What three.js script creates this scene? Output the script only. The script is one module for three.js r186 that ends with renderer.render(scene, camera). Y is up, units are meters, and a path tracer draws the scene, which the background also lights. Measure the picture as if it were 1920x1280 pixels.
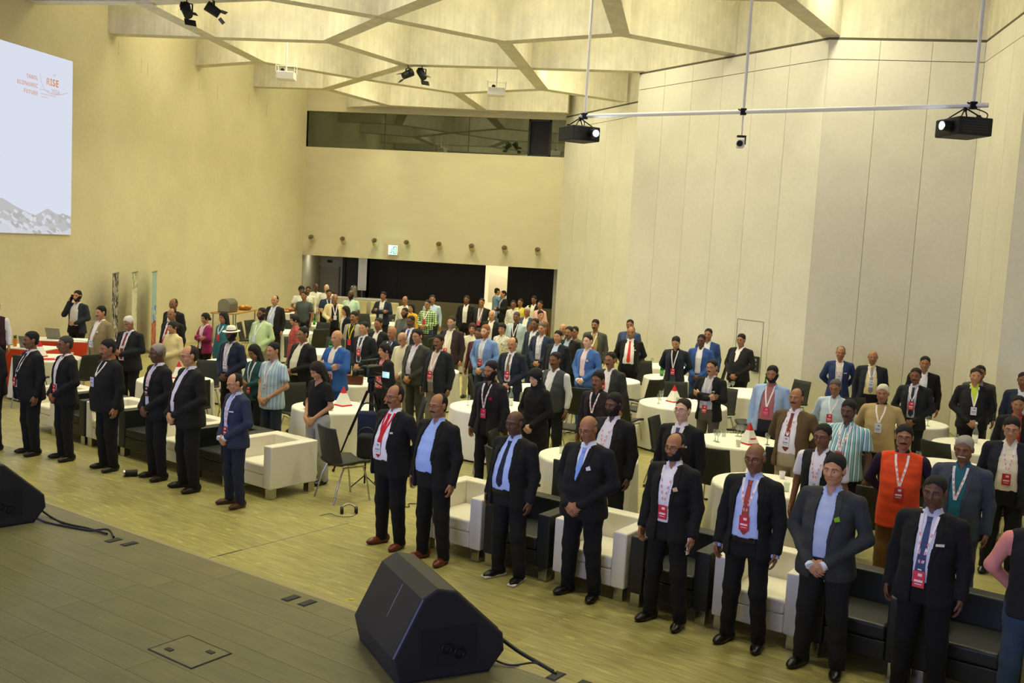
import * as THREE from 'three';
import { mergeGeometries, toCreasedNormals } from 'three/addons/utils/BufferGeometryUtils.js';
import { RoundedBoxGeometry } from 'three/addons/geometries/RoundedBoxGeometry.js';
import { RectAreaLightUniformsLib } from 'three/addons/lights/RectAreaLightUniformsLib.js';

// ---------- camera, light, exposure ----------
const scene = new THREE.Scene();
scene.background = new THREE.Color(0x000000);
const camera = new THREE.PerspectiveCamera(37.84, 1.5, 0.1, 120);
camera.position.set(0, 3.3, 0);
camera.up.set(-0.06760,0.99384,-0.08788);
camera.lookAt(-1.3638,2.3354,-9.8595);
const renderer = new THREE.WebGLRenderer({ antialias: true });
renderer.toneMapping = THREE.LinearToneMapping;
renderer.toneMappingExposure = 1.0;
renderer.shadowMap.enabled = true;
RectAreaLightUniformsLib.init();
const LAMP = { color: [1.0, 0.955, 0.66], power: 6.9, dim: 3.4, spot: 44, spotDim: 35 };     // warm lamps in the ceiling coffers
const STAGE_SCREEN = { color: [0.45, 0.5, 1.0], power: 12 };  // bluish video wall at the back of the stage

// ---------- helpers ----------
const V = (x, y, z) => new THREE.Vector3(x, y, z);
let seed = 12345;
const rnd = () => { seed = (seed * 1664525 + 1013904223) >>> 0; return seed / 4294967296; };
const hash = (i) => { const s = Math.sin(i * 127.1 + 311.7) * 43758.5453; return s - Math.floor(s); };
const taken = {};
function numbered(n) { if (!(n in taken)) { taken[n] = 0; return n; } taken[n]++; return n + '_' + String(taken[n]).padStart(3, '0'); }
function tag(o, label, category, group) { o.userData.label = label; o.userData.category = category; if (group) o.userData.group = group; return o; }
function thing(name, label, category, group) { const g = new THREE.Group(); g.name = numbered(name); scene.add(g); return tag(g, label, category, group); }
function mesh(name, geo, mat, parent, label) {
  const m = new THREE.Mesh(geo, mat); m.name = name; m.castShadow = true; m.receiveShadow = true;
  if (label) m.userData.label = label;
  if (parent) parent.add(m);
  return m;
}
function struct(name, geo, mat) { const m = mesh(numbered(name), geo, mat, scene); m.userData.kind = 'structure'; return m; }
function structGroup(name) { const g = new THREE.Group(); g.name = numbered(name); g.userData.kind = 'structure'; scene.add(g); return g; }
function sideOf(dx, dz, x, z) {   // where on a table something lies, as seen from the stage
  const L = Math.hypot(x, z), n = (-x * dx - z * dz) / L, r = (-z * dx + x * dz) / L, q = 0.38 * Math.hypot(dx, dz);
  return [n > q ? 'near' : n < -q ? 'far' : '', r > q ? 'right' : r < -q ? 'left' : ''].filter(Boolean).join(' ');
}
function put(o, x, y, z, ry = 0) { o.position.set(x, y, z); o.rotation.y = ry; return o; }
const bx = (w, h, d, x = 0, y = 0, z = 0) => new THREE.BoxGeometry(w, h, d).translate(x, y, z);
const rb = (w, h, d, r = 0.01, x = 0, y = 0, z = 0, s = 2) => new RoundedBoxGeometry(w, h, d, s, Math.min(r, w / 2.01, h / 2.01, d / 2.01)).translate(x, y, z);
const cyl = (r0, r1, h, x = 0, y = 0, z = 0, n = 16) => new THREE.CylinderGeometry(r1, r0, h, n).translate(x, y, z);
function bar(a, b, r, n = 8) {            // round bar between two points
  const A = V(...a), B = V(...b), d = B.clone().sub(A), L = d.length();
  const g = new THREE.CylinderGeometry(r, r, L, n); g.translate(0, L / 2, 0);
  g.applyQuaternion(new THREE.Quaternion().setFromUnitVectors(V(0, 1, 0), d.normalize())); return g.translate(...a);
}
function tube(pts, r, n = 24, k = 6) { return new THREE.TubeGeometry(new THREE.CatmullRomCurve3(pts.map(p => V(...p))), n, r, k, false); }
const lathe = (pts, n = 24) => new THREE.LatheGeometry(pts.map(p => new THREE.Vector2(p[0], p[1])), n);
function merge(list) { return mergeGeometries(list.map(g => { const q = g.index ? g.toNonIndexed() : g; for (const k of Object.keys(q.attributes)) if (!['position', 'normal', 'uv'].includes(k)) q.deleteAttribute(k); return q; })); }
function wallPiece(a, b, y0, y1, t, uvScale = 1) {   // upright slab between two floor points, thickness t to the right of a->b
  const dx = b[0] - a[0], dz = b[1] - a[1], L = Math.hypot(dx, dz);
  const g = new THREE.BoxGeometry(L, y1 - y0, Math.abs(t)); uvBox(g);
  g.translate(L / 2, (y0 + y1) / 2, t / 2); g.rotateY(-Math.atan2(dz, dx)); return g.translate(a[0], 0, a[1]);
}
function uvBox(g, w, h, d) { const p = g.attributes.position, n = g.attributes.normal, uv = g.attributes.uv; for (let i = 0; i < p.count; i++) { const ax = Math.abs(n.getX(i)), ay = Math.abs(n.getY(i)); if (ax > 0.5) uv.setXY(i, p.getZ(i), p.getY(i)); else if (ay > 0.5) uv.setXY(i, p.getX(i), p.getZ(i)); else uv.setXY(i, p.getX(i), p.getY(i)); } return g; }

// ---------- textures ----------
function vnoise(n, seedv) {       // tileable value noise lattice
  const t = new Float32Array(n * n); for (let i = 0; i < n * n; i++) t[i] = hash(i * 1.37 + seedv * 97.3);
  return (x, y) => { const xi = Math.floor(x), yi = Math.floor(y); let fx = x - xi, fy = y - yi; fx = fx * fx * (3 - 2 * fx); fy = fy * fy * (3 - 2 * fy); const X = ((xi % n) + n) % n, Y = ((yi % n) + n) % n, X1 = (X + 1) % n, Y1 = (Y + 1) % n; return (t[Y * n + X] * (1 - fx) + t[Y * n + X1] * fx) * (1 - fy) + (t[Y1 * n + X] * (1 - fx) + t[Y1 * n + X1] * fx) * fy; };
}
function tex(w, h, fn, rx = 1, ry = 1, color = true) {
  const d = new Uint8Array(w * h * 4);
  for (let y = 0; y < h; y++) for (let x = 0; x < w; x++) { const c = fn(x / w, y / h), i = (y * w + x) * 4; d[i] = c[0] * 255; d[i + 1] = c[1] * 255; d[i + 2] = c[2] * 255; d[i + 3] = 255; }
  const t = new THREE.DataTexture(d, w, h); t.wrapS = t.wrapT = THREE.RepeatWrapping; t.magFilter = THREE.LinearFilter; t.minFilter = THREE.LinearMipmapLinearFilter; t.generateMipmaps = true;
  t.repeat.set(rx, ry); if (color) t.colorSpace = THREE.SRGBColorSpace; t.needsUpdate = true; return t;
}
const cl = (v) => Math.min(1, Math.max(0, v));
const n8 = vnoise(8, 1), n16 = vnoise(16, 2), n32 = vnoise(32, 3), n64 = vnoise(64, 4), n128 = vnoise(128, 5), n256 = vnoise(256, 6);
const plasterTex = tex(512, 512, (u, v) => { const a = 0.965 + 0.03 * (n8(u * 8, v * 8) - 0.5) + 0.02 * (n64(u * 64, v * 64) - 0.5) + 0.015 * (n256(u * 256, v * 256) - 0.5); return [cl(a), cl(a), cl(a)]; }, 0.25, 0.25);
const concreteTex = tex(512, 512, (u, v) => {
  const streak = n128(u * 128, v * 4), blot = n16(u * 16, v * 16), fine = n256(u * 256, v * 256);
  let a = 0.92 + 0.05 * (blot - 0.5) + 0.03 * (n64(u * 64, v * 64) - 0.5) + 0.02 * (fine - 0.5) + 0.05 * (n64(u * 64, v * 3) - 0.5); if (streak > 0.93 && n16(u * 16 + 3, v * 9) > 0.62) a -= 0.1;
  return [cl(a), cl(a * 0.995), cl(a * 0.975)];
}, 0.33, 0.33);
const floorTex = tex(1024, 1024, (u, v) => {     // streaky linoleum, streaks along u
  const s = n256(u * 10, v * 256), s2 = n128(u * 16, v * 128), b = n8(u * 8, v * 8), s3 = n64(u * 6, v * 64);
  let a = 0.83 + 0.15 * (s - 0.5) + 0.13 * (s2 - 0.5) + 0.05 * (b - 0.5) + 0.03 * (s3 - 0.5); if (s2 > 0.86 && n32(u * 32, v * 32) > 0.5) a += 0.09;
  return [cl(a), cl(a * 0.97), cl(a * 0.9)];
}, 0.45, 0.45);
const plankTex = tex(512, 256, (u, v) => { const s = n128(u * 6, v * 128), b = n16(u * 8, v * 8), f = n256(u * 40, v * 256); const a = 0.86 + 0.1 * (s - 0.5) + 0.1 * (b - 0.5) + 0.06 * (f - 0.5); return [cl(a), cl(a * 0.98), cl(a * 0.94)]; }, 0.5, 1);
const clothBump = tex(256, 256, (u, v) => { const a = 0.5 + 0.5 * (n64(u * 64, v * 64) - 0.5); return [a, a, a]; }, 3, 3, false);

// ---------- materials ----------
const lin = (r, g, b) => new THREE.Color().setRGB(r, g, b);
const mat = (color, roughness = 0.8, extra = {}) => new THREE.MeshStandardMaterial({ color, roughness, ...extra });
const M = {
  wall: mat('#e6dcb6', 0.92, { map: plasterTex }),
  panelWall: mat('#ebe6d2', 0.85, { map: plasterTex }),
  concrete: mat('#e5dfc8', 0.95, { map: concreteTex }),
  floor: mat('#bdb97c', 0.42, { map: floorTex }),
  stageA: mat('#7d7a4e', 0.5, { map: plankTex }), stageB: mat('#78754a', 0.48, { map: plankTex }), stageC: mat('#827e52', 0.52, { map: plankTex }),
  stageSide: mat('#3b382c', 0.8), nosing: mat('#9a8d62', 0.45),
  black: mat('#101011', 0.6), blackGloss: mat('#0c0c0d', 0.3), dark: mat('#1c1c1b', 0.8), darkGrey: mat('#2c2d2d', 0.7), grey: mat('#8b8a84', 0.7),
  chrome: mat('#b9b9b5', 0.22, { metalness: 1 }), steel: mat('#a2a29c', 0.38, { metalness: 1 }), blackMetal: mat('#18181a', 0.4, { metalness: 0.6 }),
  whitePaint: mat('#f2efe6', 0.6), cloth: mat('#efeadb', 0.95, { bumpMap: clothBump, bumpScale: 0.0015 }),
  leatherWhite: mat('#ece6d2', 0.42), leatherBlack: mat('#1f211d', 0.45), chairBlack: mat('#25271f', 0.62), wood: mat('#b58a4e', 0.6), orange: mat('#d1451a', 0.9),
  red: mat('#cc2430', 0.7), white: mat('#efece2', 0.7), paper: mat('#efece4', 0.9), greenGlass: new THREE.MeshPhysicalMaterial({ color: '#1f9a3c', roughness: 0.08, transmission: 0.75, thickness: 0, ior: 1.5 }),
  glass: new THREE.MeshPhysicalMaterial({ color: '#e4efe8', roughness: 0.03, transmission: 1, thickness: 0, ior: 1.5 }),
};

// ---------- the hall ----------
const HC = 7.8, SLAB = 9.9;
const WL0 = [-12.65, -34.8], WL1 = [-14.95, 8];                 // left wall
{
  // floor
  const g = new THREE.PlaneGeometry(34, 56, 1, 1); g.rotateX(-Math.PI / 2); g.translate(-3, 0, -18);
  const p = g.attributes.position, uv = g.attributes.uv, c = Math.cos(0.47), s = Math.sin(0.47);
  for (let i = 0; i < p.count; i++) uv.setXY(i, p.getX(i) * c + p.getZ(i) * s, -p.getX(i) * s + p.getZ(i) * c);
  const fl = structGroup('floor'); mesh('floor_covering', g, M.floor, fl);
  mesh('floor_slab', bx(34, 0.3, 56, -3, -0.152, -18), M.grey, fl);
  // brass cable slot and a joint in the floor
  mesh('joint_strip', bar([-4.25, 0.001, -9.22], [-3.3, 0.001, -10.9], 0.004), M.grey, fl);
  mesh('floor_slot', new THREE.BoxGeometry(0.014, 0.004, 0.3).rotateY(-0.51).translate(-4.11, 0.002, -9.47), M.dark, fl);
  // left wall
  const wl = structGroup('wall_left');
  mesh('wall_surface', wallPiece(WL1, WL0, 0, SLAB, -0.3), M.wall, wl);
  // faint formwork seams high on the left wall are shallow slots
  for (const [z, y, l] of [[-23.2, 7.55, 0.5], [-24.2, 7.3, 0.5], [-24.5, 7.25, 0.45], [-27.1, 7.3, 0.5], [-28.2, 7.25, 0.6], [-30.2, 7.35, 0.5], [-31.5, 7.2, 0.55]]) {
    const x = WL0[0] + (z - WL0[1]) / (WL1[1] - WL0[1]) * (WL1[0] - WL0[0]); mesh('formwork_mark', bx(0.004, l * 0.7, 0.014, x + 0.001, y, z), mat('#c4b98e', 0.9), wl);
  }
  // wall behind the stage and right side outside the view
  struct('wall_front', bx(27, SLAB, 0.3, -2.4, SLAB / 2, 8.15), M.wall);
  // back wall: upper part with long window, spandrel, lintel
  const wb = structGroup('wall_back'), zb = -34.8, t = 0.35;
  mesh('wall_upper', bx(9.4, 6.4 - 2.53, t, -7.98, (6.4 + 2.53) / 2, zb - t / 2), M.wall, wb);
  mesh('wall_top', bx(9.4, SLAB - 7.67, t, -7.98, (SLAB + 7.67) / 2, zb - t / 2), M.wall, wb);
  // control room behind the window
  const cr = structGroup('wall_control_room');
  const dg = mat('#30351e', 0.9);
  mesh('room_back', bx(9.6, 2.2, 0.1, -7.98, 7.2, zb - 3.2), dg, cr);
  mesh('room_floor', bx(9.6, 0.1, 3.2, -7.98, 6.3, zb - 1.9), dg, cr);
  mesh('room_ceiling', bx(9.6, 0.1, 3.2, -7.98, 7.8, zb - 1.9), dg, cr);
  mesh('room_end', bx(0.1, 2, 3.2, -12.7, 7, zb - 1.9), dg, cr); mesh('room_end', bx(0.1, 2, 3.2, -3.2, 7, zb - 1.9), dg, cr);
  // window panes
  const win = structGroup('window_1'); const edges = [-12.65, -9.79, -6.75, -4.64, -3.85, -3.3];
  const wg = new THREE.MeshPhysicalMaterial({ color: '#7f9455', roughness: 0.02, transmission: 0.92, thickness: 0, ior: 2.1 });
  for (let i = 0; i < 5; i++) {
    if (i === 3) { const d = mesh('frame', merge([bx(0.06, 1.27, 0.1, edges[3] + 0.03, 7.035, zb - 0.1), bx(0.06, 1.27, 0.1, edges[4] - 0.03, 7.035, zb - 0.1), bx(0.79, 0.07, 0.1, -4.245, 7.63, zb - 0.1), bx(0.79, 0.05, 0.1, -4.245, 6.43, zb - 0.1)]), M.darkGrey, win); mesh('open_shaft', bx(0.68, 1.2, 0.6, -4.245, 7.03, zb - 0.55), M.black, d); continue; }
    const w = edges[i + 1] - edges[i]; mesh('pane', bx(w - 0.02, 1.25, 0.012, (edges[i] + edges[i + 1]) / 2, 7.035, zb - 0.1), wg, win);
    if (i) mesh('mullion', bx(0.03, 1.27, 0.05, edges[i], 7.035, zb - 0.12), M.darkGrey, win);
  }
  // recess under the back wall
  const rc = structGroup('wall_recess'); const zr = -38.6, grey = mat('#b9b6a2', 0.9), tan = mat('#8d8468', 0.9), blk = mat('#0b0b0a', 0.7);
  mesh('recess_left', wallPiece([-12.62, -34.9], [-13.7, -41], 0, 2.74, -0.2), grey, rc);
  mesh('recess_soffit', bx(11, 0.1, 3.9, -8.3, 2.78, -37.0), grey, rc);
  mesh('recess_back', bx(2.2, 2.74, 0.1, -12.9, 1.37, zr), grey, rc);
  mesh('dark_wall', bx(0.9, 2.72, 0.1, -11.65, 1.36, -38.1), M.darkGrey, rc); mesh('dark_reveal', bx(0.12, 2.72, 0.3, -12.08, 1.36, -38.1), M.black, rc);
  mesh('parapet', bx(4.6, 0.94, 0.2, -8.75, 0.47, -38), tan, rc); mesh('parapet', bx(2.0, 0.94, 0.2, -4.7, 0.47, -38), tan, rc);
  // black blinds above the parapet, in strips
  for (let i = 0; i < 4; i++) mesh('blind', bx(1.148, 1.8, 0.05, -11.04 + 0.576 + i * 1.152, 1.83, -37.97 - (i % 2) * 0.01), blk, rc);
  for (let i = 0; i < 2; i++) mesh('blind', bx(0.93, 1.8, 0.05, -5.56 + 0.468 + i * 0.936, 1.83, -37.97 - (i % 2) * 0.01), blk, rc);
  // bright passage between the blinds
  const ps = structGroup('wall_passage'); const lightW = mat('#efe9d8', 0.9);
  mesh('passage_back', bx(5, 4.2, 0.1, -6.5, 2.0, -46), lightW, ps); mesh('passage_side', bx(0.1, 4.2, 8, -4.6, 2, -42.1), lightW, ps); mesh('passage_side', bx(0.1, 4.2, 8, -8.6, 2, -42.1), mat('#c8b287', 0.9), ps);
  mesh('passage_roof', bx(5, 0.1, 8, -6.5, 4.0, -42.1), lightW, ps);
  const st = new THREE.Shape([[0, 0], [0, 1.35], [1.5, 0.9], [1.5, 0]].map(q => new THREE.Vector2(...q))); mesh('stair_flank', new THREE.ExtrudeGeometry(st, { depth: 0.3, bevelEnabled: false }).translate(-7.1, 0.75, -43.2), mat('#8c8570', 0.9), ps);
  // right end of the recess
  mesh('recess_right', bx(0.2, 2.74, 3.6, -3.4, 1.37, -36.96), grey, rc);
}
// recess door
{ const d = structGroup('door_1'); mesh('door_leaf', bx(0.8, 2.0, 0.05, -12.85, 1.0, -38.52), mat('#a39f8a', 0.8), d); mesh('door_frame', merge([bx(0.22, 2.06, 0.08, -13.35, 1.03, -38.52), bx(0.04, 2.06, 0.08, -12.43, 1.03, -38.52)]), mat('#77735e', 0.8), d); mesh('door_handle', bar([-12.55, 1.0, -38.45], [-12.67, 1.0, -38.45], 0.012), M.steel, d); }
// right wall: folded, clad in upright panels with open joints
{
  const wr = structGroup('wall_right');
  const runs = [
    { a: [-3.35, -34.8], b: [-0.77, -30.6], n: 5 }, { a: [-0.77, -30.6], b: [0.6, -28.4], n: 2 },
    { a: [-0.7, -25.9], b: [3.17, -21.2], n: 6 }, { a: [3.17, -21.2], b: [6.14, -21.1], n: 3 }, { a: [6.14, -21.1], b: [6.0, -18.2], n: 3 },
    { a: [6.0, -18.2], b: [9.2, -14], n: 5 }, { a: [9.2, -14], b: [9.2, 8], n: 10 }];
  mesh('wall_return', wallPiece([0.6, -28.4], [-0.69, -25.9], 0, SLAB, -0.3), M.panelWall, wr);
  const trim = mat('#5c5642', 0.9);
  for (const { a, b, n } of runs) {
    const dx = b[0] - a[0], dz = b[1] - a[1], L = Math.hypot(dx, dz), ux = dx / L, uz = dz / L;
    mesh('wall_core', wallPiece([a[0] - uz * -0.03, a[1] + ux * -0.03], [b[0] - uz * -0.03, b[1] + ux * -0.03], 0, 7.8, -0.2), trim, wr); mesh('upper_wall', wallPiece(a, b, 7.8, SLAB, -0.2), M.concrete, wr);
    for (let i = 0; i < n; i++) {
      const q0 = i / n, q1 = (i + 1) / n, gap = 0.004;
      const p0 = [a[0] + dx * q0 + ux * gap, a[1] + dz * q0 + uz * gap], p1 = [a[0] + dx * q1 - ux * gap, a[1] + dz * q1 - uz * gap];
      mesh('panel', wallPiece(p0, p1, 0.01, 7.36, -0.025), M.panelWall, wr);
      mesh('frieze_panel', wallPiece(p0, p1, 7.375, 7.75, -0.025), M.panelWall, wr);
    }
    mesh('shadow_joint', wallPiece(a, b, 7.752, 7.8, -0.02), trim, wr);
  }
  // flush service door in the folded wall and a dark control plate
  const d = structGroup('door_2'); const at = (s) => [-0.7 + 3.87 * s, -25.9 + 4.7 * s];
  for (const [s0, s1, y0, y1] of [[0.676, 0.678, 0, 1.93], [0.806, 0.808, 0, 1.93], [0.676, 0.808, 1.93, 1.938]]) mesh('door_joint', wallPiece([at(s0)[0] - 0.003, at(s0)[1] + 0.003], [at(s1)[0] - 0.003, at(s1)[1] + 0.003], y0, y1, -0.004), trim, d);
}
// ceiling: concrete honeycomb beams under a slab
{
  const ce = structGroup('ceiling'); const nodes = [[-10.74, -19.77], [-10.81, -23.04], [-7.91, -23.1], [-10.86, -26.09], [-5.94, -20.61], [-6.77, -25.97], [-8.73, -28.37], [-3.7, -22.73], [-10.49, -30.54], [-6.32, -30.5], [-9.44, -33.85], [-1.02, -21.57], [-3.63, -25.91], [-3.56, -29.22], [-6.18, -34.19], [1.93, -18.39], [-13.29, -22.93], [-13.06, -27.08], [-12.87, -30.67], [-11.0, -34.7], [-3.29, -34.09], [-1.34, -31.09], [-0.63, -25.93], [1.31, -23.36], [3.19, -21.22], [6.14, -21.1], [-7.86, -19.13], [-4.15, -18.51], [-1.12, -18.27], [2.13, -17.87], [-5.68, -34.7], [-14, -17.2], [-9.2, -15.6], [-4.6, -15.2], [0.4, -14.6], [5, -13.5], [-12, -10.4], [-7, -9], [-2, -9.6], [3, -8.4], [-14.4, -4], [-9, -2.6], [-4, -3.4], [1, -2.6], [6, -3], [-11, 3], [-6, 2.4], [-1, 3], [4, 2.4], [-13.32, -19.97]], links = [[16, 1], [1, 2], [0, 1], [1, 3], [3, 17], [3, 6], [2, 4], [2, 5], [5, 6], [6, 8], [6, 9], [8, 18], [8, 10], [10, 19], [10, 14], [9, 14], [14, 20], [14, 30], [9, 13], [13, 21], [13, 12], [12, 5], [12, 22], [12, 7], [7, 4], [7, 11], [11, 23], [11, 28], [28, 15], [15, 24], [4, 26], [4, 27], [0, 49], [0, 26], [26, 32], [27, 33], [27, 28], [28, 34], [15, 29], [29, 35], [31, 32], [32, 36], [32, 37], [33, 37], [33, 38], [34, 38], [34, 39], [35, 39], [36, 40], [36, 41], [37, 41], [37, 42], [38, 42], [38, 43], [39, 43], [39, 44], [40, 45], [41, 45], [41, 46], [42, 46], [42, 47], [43, 47], [43, 48], [44, 48]];
  mesh('slab', bx(26, 0.3, 50, -2.9, SLAB + 0.15, -16.5), M.concrete, ce);
  links.forEach(([i, j, w = 0.36], bi) => {
    const a = nodes[i], b = nodes[j], dx = b[0] - a[0], dz = b[1] - a[1], L = Math.hypot(dx, dz);
    const lo = HC + bi * 0.0009, g = new THREE.BoxGeometry(L + 0.12, SLAB - lo, w); uvBox(g); g.translate(L / 2, (SLAB + lo) / 2, 0); g.rotateY(-Math.atan2(dz, dx)); g.translate(a[0], 0, a[1]);
    mesh('beam', g, M.concrete, ce);
  });
  // lamps up inside the coffers
  const lampMat = mat('#ffffff', 0.6, { emissive: lin(...LAMP.color), emissiveIntensity: 6 });
  const lamps = [[-10.91, -21.91, 1.5, 0.45], [-11.31, -24.78, 1.5, 0.45], [-10.5, -28.55, 1.5, 0.45], [-10.25, -32.44, 1.5, 0.45], [-8.65, -21.13, 1.5, 0.8], [-9.02, -25.31, 1.5, 1], [-5.59, -23.66, 1.5, 1], [-5.8, -27.99, 1.5, 1], [-8.23, -31.49, 1.5, 1.15], [-4.14, -31.82, 1.5, 1.15], [-2.29, -28.04, 1.5, 1.15], [-1.53, -23.9, 1.5, 1], [0.86, -20.56, 1.5, 1], [-3.19, -20.34, 1.5, 1], [3.35, -19.64, 1.5, 1], [-6.35, -17.81, 1.5, 1], [-2.37, -16.64, 1.5, 1], [1.67, -16.53, 1.5, 1], [-11.5, -13.5, 1.5, 2], [-4.6, -12, 1.5, 2], [-7, -12.4, 1.5, 2], [0.4, -11.8, 1.5, 2], [5, -10.5, 1.5, 2], [-9.3, -6, 1.5, 2], [-4.4, -6.3, 1.5, 2], [0.6, -6, 1.5, 2]];
  for (const [x, z, s, k] of lamps) {
    const o = thing('ceiling_lamp', 'flat square lamp hidden high up inside a concrete ceiling coffer', 'lamp', 'lamps in the ceiling coffers');
    o.position.set(x, SLAB - 0.06, z);
    mesh('housing', rb(s + 0.1, 0.08, s + 0.1, 0.01), M.whitePaint, o); mesh('diffuser', bx(s, 0.02, s, 0, -0.05, 0), lampMat, o);
    const l = new THREE.RectAreaLight(lin(...LAMP.color), k === 2 ? LAMP.dim : LAMP.power * k, s, s); l.position.set(0, -0.08, 0); l.rotation.x = -Math.PI / 2; l.castShadow = true; o.add(l);
    mesh('downlight_ring', new THREE.TorusGeometry(0.2, 0.03, 8, 24).rotateX(Math.PI / 2).translate(0, -0.08, 0), M.whitePaint, o);
    const d = new THREE.SpotLight(lin(...LAMP.color), k === 2 ? LAMP.spotDim : LAMP.spot * k, 0, 0.98, 0.75, 2); d.position.set(0, -0.14, 0); d.target.position.set(0, -4, 0); d.castShadow = true; d.shadow.radius = 12; o.add(d, d.target);
  }
}
// passage and recess lamps
for (const [x, y, z, s, p, label] of [[-6.6, 3.9, -41.5, 1.6, 45, 'flat white lamp on the ceiling of the bright passage'], [-12.3, 2.68, -35.9, 0.4, 16, 'small flat lamp in the recess soffit near the grey door'], [-10.2, 2.68, -35.7, 0.4, 12, 'small flat soffit lamp left before the black blind'], [-8.0, 2.68, -35.7, 0.4, 12, 'small flat soffit lamp right before the black blind'], [-4.6, 2.68, -35.7, 0.4, 12, 'small flat soffit lamp before the right hand blind']]) {
  const o = thing('passage_lamp', label, 'lamp'); o.position.set(x, y, z); mesh('housing', bx(s + 0.05, 0.04, s + 0.05), M.whitePaint, o); mesh('diffuser', bx(s, 0.02, s, 0, -0.025, 0), mat('#fff', 0.6, { emissive: lin(1, 0.93, 0.75), emissiveIntensity: 4 }), o);
  const l = new THREE.RectAreaLight(lin(1, 0.93, 0.75), p, s, s); l.position.y = -0.05; l.rotation.x = -Math.PI / 2; o.add(l);
}
// stage
{
  const S = structGroup('floor_stage'); const e0 = [-7.6, -8.6], e1 = [2.6, -3.42];     // front edge, seen from above
  const dx = e1[0] - e0[0], dz = e1[1] - e0[1], L = Math.hypot(dx, dz), ang = -Math.atan2(dz, dx), top = 1.1;
  const place = (g) => g.rotateY(ang).translate(e0[0], 0, e0[1]);                        // x along the edge, z back from it
  mesh('stage_front', place(bx(L, top - 0.05, 0.1, L / 2, (top - 0.05) / 2, 0.08)), M.stageSide, S);
  mesh('stage_base', place(bx(L, top - 0.04, 8, L / 2, (top - 0.04) / 2 - 0.012, 4.1)), M.stageSide, S);
  mesh('nosing', place(rb(L, 0.05, 0.035, 0.008, L / 2, top - 0.024, 0.015)), M.nosing, S);
  const pw = 0.19; let k = 0;
  for (let r = 0; r < 22; r++) {
    let x = -hash(r * 3.1) * 1.8;
    while (x < L) { const len = 1.6 + hash(k * 7.7) * 1.2, x0 = Math.max(0, x), x1 = Math.min(L, x + len); if (x1 - x0 > 0.08) { const g = rb(x1 - x0 - 0.0015, 0.03, pw - 0.0015, 0.0015, 0, 0, 0, 1); uvBox(g); g.translate((x0 + x1) / 2, top - 0.015, 0.035 + pw * (r + 0.5)); mesh('plank', place(g), [M.stageA, M.stageB, M.stageC][k % 3], S); } x += len; k++; }
  }
}

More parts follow.
